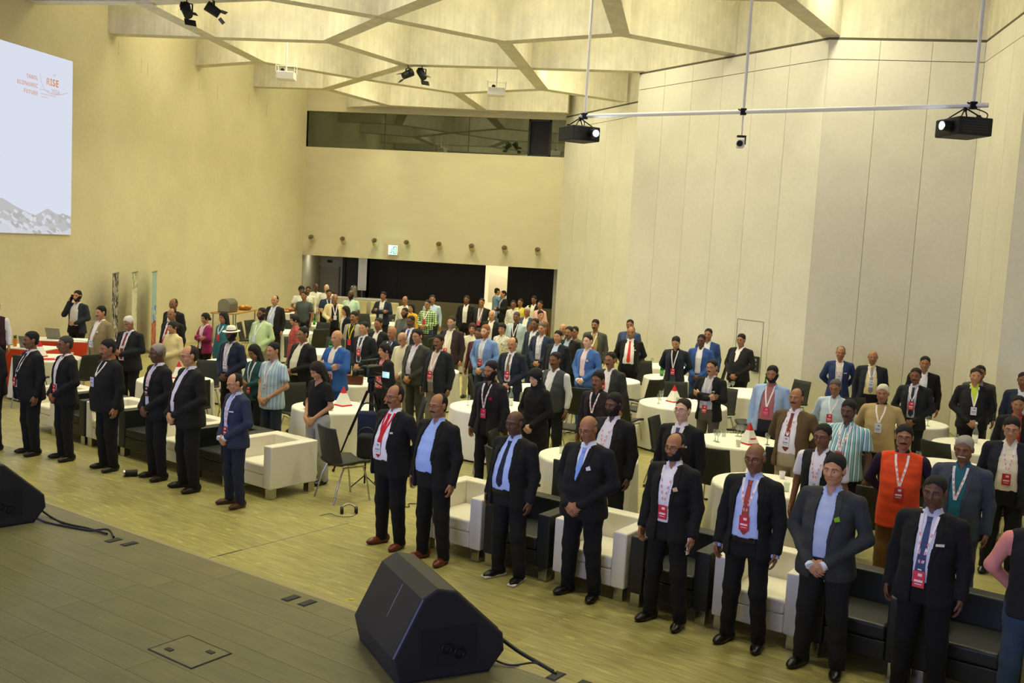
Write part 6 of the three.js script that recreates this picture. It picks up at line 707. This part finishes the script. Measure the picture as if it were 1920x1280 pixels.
// ---------- projectors on the pipe ----------
{
  const A = V(-1.4, 5.5, -16.93), B = V(4.26, 5.5, -14.29), dir = B.clone().sub(A).normalize(), at = (t) => A.clone().lerp(B, t);
  const o = thing('hanging_pipe', 'long white pipe hung from the ceiling carrying two projectors', 'pipe'); mesh('pipe', bar(A.toArray(), B.toArray(), 0.032, 14), M.whitePaint, o);
  for (const t of [0.015, 0.455, 0.97]) { const p = at(t); mesh('drop_rod', bar([p.x, 5.5, p.z], [p.x, HC + 1.9, p.z], 0.024, 10), M.whitePaint, o); mesh('clamp', merge([rb(0.09, 0.1, 0.09, 0.01, p.x, 5.5, p.z), bar([p.x - 0.08, 5.54, p.z], [p.x + 0.05, 5.47, p.z], 0.01)]), M.blackMetal, o); }
  function projector(pos, ry, label, w) {
    const q = thing('projector', label, 'projector', 'projectors on the pipe'); put(q, pos.x, pos.y, pos.z, ry);
    mesh('case', rb(w, 0.24, 0.5, 0.02, 0, -0.3, 0), M.black, q); mesh('lens_barrel', new THREE.CylinderGeometry(0.075, 0.085, 0.14, 20).rotateX(Math.PI / 2).translate(w * 0.18, -0.3, 0.31), M.blackMetal, q);
    const ln = mesh('lens', new THREE.CylinderGeometry(0.055, 0.055, 0.01, 20).rotateX(Math.PI / 2).translate(w * 0.18, -0.3, 0.383), mat('#223', 0.2, { emissive: lin(0.75, 0.85, 1), emissiveIntensity: 5 }), q);
    mesh('vent_grille', merge([-2, -1, 0, 1, 2].map(k => bx(0.006, 0.012, 0.36, w / 2, -0.3 + k * 0.035, 0))), M.darkGrey, q); mesh('top_knobs', merge([-1, 1].map(s => cyl(0.03, 0.03, 0.05, s * w * 0.3, -0.165, -0.1))), M.blackMetal, q);
    mesh('bracket', merge([bar([-w * 0.3, -0.17, -0.15], [0, -0.03, 0], 0.01), bar([w * 0.3, -0.17, -0.15], [0, -0.03, 0], 0.01), bar([-w * 0.3, -0.17, 0.15], [0, -0.03, 0], 0.01), bar([w * 0.3, -0.17, 0.15], [0, -0.03, 0], 0.01), cyl(0.025, 0.025, 0.07, 0, -0.045, 0)]), M.blackMetal, q);
    mesh('cable', tube([[0, -0.02, 0], [0.12, -0.05, -0.08], [0.2, -0.12, -0.2], [0.05, -0.2, -0.26]], 0.008, 16), M.black, q);
    const l = new THREE.PointLight(lin(0.75, 0.85, 1), 0.25, 0, 2); l.position.set(w * 0.18, -0.3, 0.42); l.castShadow = true; q.add(l);
  }
  projector(at(0.0), 0.62, 'black projector at the far end of the pipe, lens facing the room', 0.52); projector(at(0.955), -1.28, 'black projector at the near end of the pipe, lens facing left', 0.55);
  const p = at(0.455), c = thing('hanging_camera', 'small white camera hanging below the middle of the pipe', 'camera'); put(c, p.x, 5.5, p.z); mesh('stem', bar([0, -0.06, 0], [0, -0.36, 0], 0.012), M.whitePaint, c); mesh('yoke', merge([rb(0.14, 0.03, 0.09, 0.008, 0.0, -0.37, 0), bx(0.02, 0.12, 0.05, 0.06, -0.43, 0)]), M.blackMetal, c); const hd = mesh('camera_head', rb(0.12, 0.14, 0.15, 0.03, -0.01, -0.48, 0.01), M.whitePaint, c); mesh('camera_lens', new THREE.CylinderGeometry(0.045, 0.05, 0.05, 18).rotateX(Math.PI / 2).translate(-0.025, -0.485, 0.095), M.blackGloss, hd);
}
// ---------- things hung in the coffers ----------
for (const [x, y, z, label] of [[-9.84, 7.35, -25.4, 'white box projector hanging before the left concrete coffers'], [-4.47, 7.3, -26.6, 'white box projector hanging above the long window'], [-3.75, 7.95, -18.7, 'white box projector cut by the top picture edge']]) { const o = thing('ceiling_projector', label, 'projector', 'white ceiling projectors'); put(o, x, y, z, 0.2); mesh('case', rb(0.46, 0.2, 0.42, 0.02, 0, 0, 0), M.whitePaint, o); mesh('hanger', bar([0, 0.1, 0], [0, SLAB - y, 0], 0.018), M.whitePaint, o); mesh('cage', merge([-1, 1].flatMap(s => [bar([s * 0.24, 0.1, 0.2], [s * 0.24, 0.26, 0.2], 0.008), bar([s * 0.24, 0.26, 0.2], [s * 0.24, 0.26, -0.2], 0.008), bar([s * 0.24, 0.26, -0.2], [s * 0.24, 0.1, -0.2], 0.008)]).concat([bar([-0.24, 0.26, 0], [0.24, 0.26, 0], 0.008)])), M.whitePaint, o); mesh('lens', new THREE.CylinderGeometry(0.05, 0.05, 0.06, 16).rotateX(Math.PI / 2).translate(-0.08, 0.13, 0.1), M.blackGloss, o); }
function stageLamp(x, y, z, tilt, ry, label, top = SLAB, sc = 0.8) { const o = thing('stage_spotlight', label, 'spotlight', 'black stage spotlights'); put(o, x, y, z, ry); o.scale.setScalar(sc); mesh('lamp_body', new THREE.CylinderGeometry(0.11, 0.13, 0.36, 18).rotateX(Math.PI / 2 + tilt).translate(0, -0.12, 0), M.black, o); mesh('barn_door', merge([new THREE.BoxGeometry(0.3, 0.01, 0.16).rotateX(tilt - 0.3).translate(0, -0.02 - Math.sin(tilt) * 0.25, 0.26), new THREE.BoxGeometry(0.3, 0.01, 0.16).rotateX(tilt + 0.3).translate(0, -0.24 - Math.sin(tilt) * 0.25, 0.22)]), M.black, o); mesh('yoke', merge([bx(0.3, 0.02, 0.04, 0, 0.06, 0), bx(0.02, 0.2, 0.04, 0.15, -0.04, 0), bx(0.02, 0.2, 0.04, -0.15, -0.04, 0), bar([0, 0.06, 0], [0, (top - y) / sc, 0], 0.015)]), M.blackMetal, o); }
stageLamp(-9.5, 7.65, -19.1, 0.9, 0.9, 'narrow black spotlight high at the upper left'); stageLamp(-9.0, 7.7, -19.2, 0.5, 2.2, 'wide black spotlight high at the upper left'); stageLamp(-6.72, 7.68, -25.9, 0.5, -0.9, 'left black spotlight of the pair before the back coffers', HC + 0.03); stageLamp(-6.36, 7.7, -25.98, 0.8, 0.8, 'right black spotlight of the pair before the back coffers', HC + 0.03);
// ---------- back wall fittings ----------
for (let i = 0; i < 8; i++) { const o = thing('wall_spotlight', ['first', 'second', 'third', 'fourth', 'fifth', 'sixth', 'seventh', 'eighth'][i] + ' round wall spotlight from the left above the dark recess', 'spotlight', 'spotlights on the back wall'); put(o, -12.25 + i * 8.2 / 7, 3.1, -34.8); mesh('arm', bar([0, 0.05, 0], [0, 0.05, 0.1], 0.03), M.grey, o); const b = mesh('barrel', new THREE.CylinderGeometry(0.1, 0.1, 0.24, 20, 1, true).rotateX(0.95).translate(0, 0.02, 0.2), mat('#cfc59a', 0.5, { side: THREE.DoubleSide }), o); mesh('lamp_glass', new THREE.CylinderGeometry(0.09, 0.09, 0.02, 20).rotateX(0.95).translate(0, -0.03, 0.14), fab('#8c8458'), b); }
{ // emergency exit sign
  const c = document.createElement('canvas'); c.width = c.height = 256; const g = c.getContext('2d'); g.fillStyle = '#eafff2'; g.fillRect(0, 0, 256, 256); g.fillStyle = '#12a05a'; g.fillRect(150, 24, 84, 208); g.fillStyle = '#eafff2'; g.fillRect(168, 42, 50, 172); g.fillStyle = '#12a05a'; g.beginPath(); g.arc(150, 62, 20, 0, 7); g.fill(); g.lineWidth = 22; g.strokeStyle = '#12a05a'; g.lineCap = 'round'; g.beginPath(); g.moveTo(140, 95); g.lineTo(120, 150); g.lineTo(160, 185); g.lineTo(150, 225); g.moveTo(120, 150); g.lineTo(95, 195); g.lineTo(55, 200); g.moveTo(140, 95); g.lineTo(185, 125); g.moveTo(140, 95); g.lineTo(95, 110); g.lineTo(85, 140); g.stroke();
  const t = new THREE.CanvasTexture(c); t.colorSpace = THREE.SRGBColorSpace; const o = thing('exit_sign', 'glowing green and white emergency exit sign on the back wall', 'sign'); put(o, -9.26, 2.88, -34.72); mesh('housing', rb(0.36, 0.36, 0.08, 0.02), M.whitePaint, o); mesh('sign_face', new THREE.PlaneGeometry(0.33, 0.33).translate(0, 0, 0.043), new THREE.MeshStandardMaterial({ color: '#000', emissive: '#ffffff', emissiveMap: t, emissiveIntensity: 1.3, roughness: 0.6 }), o); const l = new THREE.PointLight(lin(0.4, 1, 0.7), 0.4, 0, 2); l.position.z = 0.12; l.castShadow = true; o.add(l);
}
{ const [x, y, z] = [2.32,1.0,-22.18]; const o = thing('wall_control_plate', 'small dark control plate on the right wall', 'control plate'); put(o, x, y, z, -0.88); mesh('plate', rb(0.22, 0.34, 0.02, 0.008), M.darkGrey, o); for (const k of [-1, 0, 1]) mesh('button', rb(0.09, 0.05, 0.012, 0.005, 0, k * 0.09, 0.012), M.grey, o); }
{ const o = thing('exit_lamp', 'small dark emergency lamp above the grey recess door', 'lamp'); put(o, -12.85, 2.25, -38.5); mesh('body', rb(0.2, 0.1, 0.06, 0.02), M.darkGrey, o); }
{ const o = thing('hanging_banner', 'tall plain white panel in front of the dark recess wall', 'panel'); put(o, -11.15, 1.85, -37.4); mesh('panel', rb(0.34, 1.25, 0.06, 0.01), mat('#eceae6', 0.6), o); mesh('post', bar([0, -1.85, 0], [0, -0.6, 0], 0.03), M.steel, o); mesh('foot', cyl(0.16, 0.16, 0.02, 0, -1.84, 0), M.steel, o); }
// ---------- roll-up banners by the left wall ----------
for (const [z, kind, label] of [[-22.5, 0, 'dark patterned roll-up banner nearest the phoning man'], [-23.4, 1, 'pale roll-up banner between the other two banners'], [-24.4, 2, 'light blue and red roll-up banner, farthest of the three']]) {
  const t = tex(64, 128, (u, v) => { const q = n32(u * 20, v * 32); if (kind === 0) return q > 0.5 ? [0.75, 0.72, 0.68] : [0.12, 0.11, 0.16]; if (kind === 1) return v > 0.8 && q > 0.55 ? [0.55, 0.55, 0.45] : q > 0.75 ? [0.7, 0.7, 0.6] : [0.86, 0.85, 0.74]; return v < 0.35 ? (q > 0.5 ? [0.6, 0.2, 0.18] : [0.75, 0.5, 0.4]) : v < 0.55 ? (q > 0.55 ? [0.25, 0.4, 0.75] : [0.7, 0.8, 0.8]) : [0.62, 0.76, 0.78]; }, 1, 1);
  const o = thing('roll_up_banner', label, 'banner', 'roll-up banners'); put(o, -12.85, 0, z, 1.93); mesh('print', uvRect(0.85, 2.0), mat('#ffffff', 0.8, { map: t }), o); mesh('case', rb(0.9, 0.09, 0.14, 0.02, 0, 0.045, 0), M.steel, o); mesh('top_rail', rb(0.87, 0.03, 0.03, 0.01, 0, 2.1, 0), M.steel, o); mesh('support_pole', bar([0, 0.08, -0.03], [0, 2.09, -0.015], 0.01), M.steel, o);
}
function uvRect(w, h) { return new THREE.BoxGeometry(w, h, 0.006).translate(0, 0.09 + h / 2, 0); }
// ---------- stage monitors and cables ----------
function wedge(x, z, ry, label) {
  const o = thing('stage_monitor', label, 'loudspeaker', 'wedge monitors on the stage'); put(o, x, 1.1, z, ry);
  const s = new THREE.Shape(); const P = [[-0.27, 0.0], [0.21, 0.0], [0.28, 0.09], [0.27, 0.17], [0.0, 0.42], [-0.09, 0.44], [-0.16, 0.40], [-0.3, 0.12]]; s.moveTo(...P[0]); for (const p of P.slice(1)) s.lineTo(...p); s.closePath();
  mesh('cabinet', new THREE.ExtrudeGeometry(s, { depth: 0.6, bevelEnabled: true, bevelSize: 0.018, bevelThickness: 0.018, bevelSegments: 3 }).translate(0, 0.018, -0.3), mat('#1d1e20', 0.5), o);
  mesh('grille', new THREE.BoxGeometry(0.33, 0.012, 0.54).rotateZ(-0.745).translate(0.152, 0.318, 0), mat('#141416', 0.75), o);
  mesh('seam', new THREE.BoxGeometry(0.31, 0.006, 0.004).rotateZ(1.115).translate(-0.247, 0.278, 0.05), M.grey, o); mesh('badge', new THREE.BoxGeometry(0.05, 0.004, 0.07).rotateZ(1.115).translate(-0.262, 0.245, 0.2), M.steel, o);
  const e = mesh('end_recess', new THREE.BoxGeometry(0.3, 0.2, 0.004).translate(-0.02, 0.17, 0.319), M.black, o); for (const k of [0, 1]) mesh('socket', new THREE.TorusGeometry(0.026, 0.006, 8, 20).translate(-0.03 + k * 0.07, 0.16 - k * 0.03, 0.323), M.blackMetal, e);
  for (const sx of [-1, 1]) for (const sz of [-1, 1]) mesh('rubber_foot', cyl(0.02, 0.02, 0.02, sx * 0.2, 0.008, sz * 0.25), M.black, o);
}
wedge(-1.06, -5.05, 0.6, 'black stage monitor at the stage edge, bottom centre'); wedge(-4.72, -6.55, 0.95, 'black stage monitor at the left picture edge');
function cableThing(pts, label, r = 0.008) { const o = thing('cable', label, 'cable', 'cables on the stage'); mesh('sheath', tube(pts, r, 60), M.black, o); return o; }
cableThing([[-4.42, 1.16, -6.56], [-4.28, 1.11, -6.56], [-4.05, 1.11, -6.5], [-3.85, 1.11, -6.47], [-3.72, 1.13, -6.46], [-3.62, 1.11, -6.37]], 'black cable from the left monitor to a floor socket'); cableThing([[-4.47, 1.2, -6.7], [-4.3, 1.11, -6.68], [-4.1, 1.11, -6.56], [-3.9, 1.112, -6.5], [-3.7, 1.112, -6.42]], 'second black cable beside the left monitor'); cableThing([[-0.78, 1.2, -5.25], [-0.6, 1.12, -5.18], [-0.45, 1.11, -5.05], [-0.38, 1.11, -4.98]], 'thick black cable behind the centre monitor', 0.011); cableThing([[-0.85, 1.15, -5.1], [-0.62, 1.11, -5.0], [-0.48, 1.11, -5.06], [-0.36, 1.11, -4.96]], 'thin black cable behind the centre monitor', 0.006);
[[-2.04, -5.62, 'left of the pair of black floor sockets at the stage edge'], [-1.92, -5.57, 'right of the pair of black floor sockets at the stage edge'], [-3.6, -6.33, 'black floor socket at the end of the left cable'], [-3.46, -6.29, 'black floor socket beside the left cable end'], [-0.36, -4.95, 'black floor socket at the end of the centre cable'], [-0.22, -4.88, 'black floor socket at the bottom picture edge']].forEach(([x, z, label]) => { const o = thing('floor_socket', label, 'socket', 'floor sockets of the stage'); put(o, x, 1.1, z, -0.47); mesh('lid', rb(0.05, 0.006, 0.1, 0.002, 0, 0.003, 0), M.black, o); mesh('rim', bx(0.06, 0.003, 0.11, 0, 0.0015, 0), M.darkGrey, o); });
{ const o = thing('floor_hatch', 'square hatch with two black grips in the stage floor', 'hatch'); put(o, -2.26, 1.1, -4.74, -0.47); mesh('hatch_lid', rb(0.34, 0.004, 0.24, 0.001, 0, 0.002, 0), M.stageA, o); mesh('rim', merge([bx(0.36, 0.003, 0.008, 0, 0.0015, 0.124), bx(0.36, 0.003, 0.008, 0, 0.0015, -0.124), bx(0.008, 0.003, 0.25, 0.176, 0.0015, 0), bx(0.008, 0.003, 0.25, -0.176, 0.0015, 0)]), M.dark, o); for (const k of [-1, 1]) mesh('grip', rb(0.05, 0.006, 0.03, 0.002, k * 0.09, 0.005, k * -0.06), M.black, o); }
// ---------- video camera on a tripod ----------
{
  const o = thing('tripod', 'black camera tripod behind the man with red tie', 'tripod'); put(o, -3.76, 0, -13.25); for (let k = 0; k < 3; k++) { const a = k * 2.094 + 0.5, lg = mesh('leg', merge([bar([Math.sin(a) * 0.05, 1.18, Math.cos(a) * 0.05], [Math.sin(a) * 0.3, 0.55, Math.cos(a) * 0.3], 0.02), bar([Math.sin(a) * 0.3, 0.56, Math.cos(a) * 0.3], [Math.sin(a) * 0.5, 0.02, Math.cos(a) * 0.5], 0.013)]), M.blackMetal, o); mesh('rubber_foot', new THREE.SphereGeometry(0.022, 10, 8).translate(Math.sin(a) * 0.5, 0.022, Math.cos(a) * 0.5), M.black, lg); }
  mesh('centre_column', bar([0, 0.7, 0], [0, 1.32, 0], 0.022), M.blackMetal, o); mesh('pan_head', merge([cyl(0.05, 0.045, 0.16, 0, 1.24, 0), rb(0.1, 0.08, 0.12, 0.02, 0, 1.34, 0)]), M.blackMetal, o); mesh('pan_handle', bar([0.03, 1.33, -0.03], [0.2, 1.12, -0.4], 0.011), M.blackMetal, o);
  const c = thing('video_camera', 'black video camera with lit flip-out screen on the tripod', 'camera'); put(c, -3.76, 1.382, -13.25, -0.5); mesh('camera_body', rb(0.14, 0.16, 0.32, 0.03, 0, 0.085, 0), M.blackGloss, c); const ln = mesh('lens', new THREE.CylinderGeometry(0.05, 0.045, 0.16, 20).rotateX(Math.PI / 2).translate(0, 0.08, 0.23), M.blackMetal, c); mesh('lens_hood', new THREE.CylinderGeometry(0.065, 0.052, 0.06, 4, 1, true).rotateZ(0.785).rotateX(Math.PI / 2).translate(0, 0.08, 0.33), M.black, ln); mesh('handle', merge([bar([0, 0.24, 0.1], [0, 0.24, -0.12], 0.014), bar([0, 0.15, 0.1], [0, 0.24, 0.1], 0.012), bar([0, 0.15, -0.12], [0, 0.24, -0.12], 0.012)]), M.black, c); mesh('microphone', bar([0.06, 0.24, -0.02], [0.06, 0.24, 0.28], 0.016), M.black, c);
  const sc = mesh('flip_screen', rb(0.15, 0.1, 0.012, 0.004, 0.32, 0.07, 0.05), M.black, c); mesh('display', bx(0.125, 0.08, 0.004, 0.32, 0.07, 0.058), mat('#000', 0.4, { emissive: lin(0.5, 0.8, 0.9), emissiveIntensity: 1.0 }), sc); mesh('screen_arm', bar([0.06, 0.08, 0.05], [0.25, 0.07, 0.05], 0.008), M.black, c); const l = new THREE.PointLight(lin(0.5, 0.8, 0.9), 0.05, 0, 2); l.position.set(0.32, 0.07, 0.12); c.add(l);
  const b = thing('tripod_bag', 'dark blue bag hanging from the tripod', 'bag'); put(b, -3.72, 0.55, -12.98, 0.3); mesh('bag_body', rb(0.26, 0.4, 0.14, 0.05, 0, 0.2, 0), fab('#1d2540'), b); mesh('strap', new THREE.TorusGeometry(0.11, 0.01, 6, 20, Math.PI).translate(0, 0.4, 0), M.black, b);
}
{ const o = thing('headset', 'black headset with cable lying on the open floor', 'headset'); put(o, -3.42, 0, -11.3, 0.4); mesh('headband', new THREE.TorusGeometry(0.085, 0.011, 8, 24, Math.PI).rotateX(-0.6).translate(0, 0.03, 0), M.steel, o); for (const s of [-1, 1]) mesh('ear_cup', new THREE.CylinderGeometry(0.042, 0.042, 0.035, 18).rotateZ(1.57).translate(s * 0.085, 0.042, 0.01), M.black, o); mesh('cable', tube([[0.08, 0.012, 0.02], [0.02, 0.006, 0.16], [-0.14, 0.006, 0.14], [-0.22, 0.006, 0.02], [-0.35, 0.006, 0.1]], 0.005, 30), M.grey, o); }
{ const o = thing('power_adapter', 'black power adapter on the floor under the lone chair', 'adapter'); put(o, -3.0, 0, -11.7, 0.8); mesh('adapter_body', rb(0.16, 0.05, 0.08, 0.015, 0, 0.026, 0), M.black, o); mesh('cable', tube([[0.08, 0.02, 0], [0.2, 0.008, 0.08], [0.28, 0.008, -0.05], [0.4, 0.008, 0.02]], 0.006, 24), M.black, o); }
{ const o = thing('camera_bag', 'small black camera bag on a short stand beside the lone chair', 'bag'); put(o, -3.62, 0, -12.62, 0.3); mesh('stand', merge([bar([0, 0.04, 0], [0, 0.4, 0], 0.012), bar([0, 0.15, 0], [0.18, 0.01, 0.1], 0.008), bar([0, 0.15, 0], [-0.18, 0.01, 0.1], 0.008), bar([0, 0.15, 0], [0, 0.01, -0.2], 0.008)]), M.blackMetal, o); mesh('bag_body', rb(0.24, 0.34, 0.2, 0.06, 0, 0.54, 0), fab('#1a1c1e'), o); mesh('strap', new THREE.TorusGeometry(0.1, 0.012, 6, 20, Math.PI).translate(0, 0.69, 0), M.black, o); }
{ const o = thing('camera_lens', 'grey camera lens lying on the floor by the grey haired man', 'lens'); put(o, -6.62, 0.045, -12.05, 0.5); mesh('barrel', new THREE.CylinderGeometry(0.042, 0.045, 0.16, 20).rotateZ(1.57), M.black, o); mesh('front_ring', new THREE.CylinderGeometry(0.044, 0.044, 0.02, 20).rotateZ(1.57).translate(-0.085, 0, 0), M.chrome, o); }
{ const o = thing('brown_bag', 'brown leather bag on the table beside the video camera', 'bag'); put(o, -5.0, 0.756, -16.55, 0.2); mesh('bag_body', rb(0.3, 0.16, 0.16, 0.03, 0, 0.08, 0), fab('#6b3414', 0.6), o); mesh('flap', rb(0.29, 0.1, 0.012, 0.004, 0, 0.11, 0.084), fab('#5c2c10', 0.6), o); }
{ const o = thing('black_bag', 'slouching black bag on the table beside the woman in black', 'bag'); put(o, -4.8, 0.756, -13.9, 0.5); mesh('bag_body', new THREE.SphereGeometry(0.16, 20, 14).scale(1, 0.5, 0.75).translate(0, 0.075, 0), fab('#151517'), o); mesh('strap', new THREE.TorusGeometry(0.09, 0.012, 6, 20, Math.PI).translate(0.02, 0.11, 0), M.black, o); }
{ const o = thing('yellow_scrap', 'tiny yellow scrap on the floor beyond the stage edge', 'scrap'); put(o, -2.53, 0.004, -8.55); mesh('scrap', rb(0.04, 0.008, 0.03, 0.003), fab('#d9b82c'), o); }


renderer.render(scene, camera);
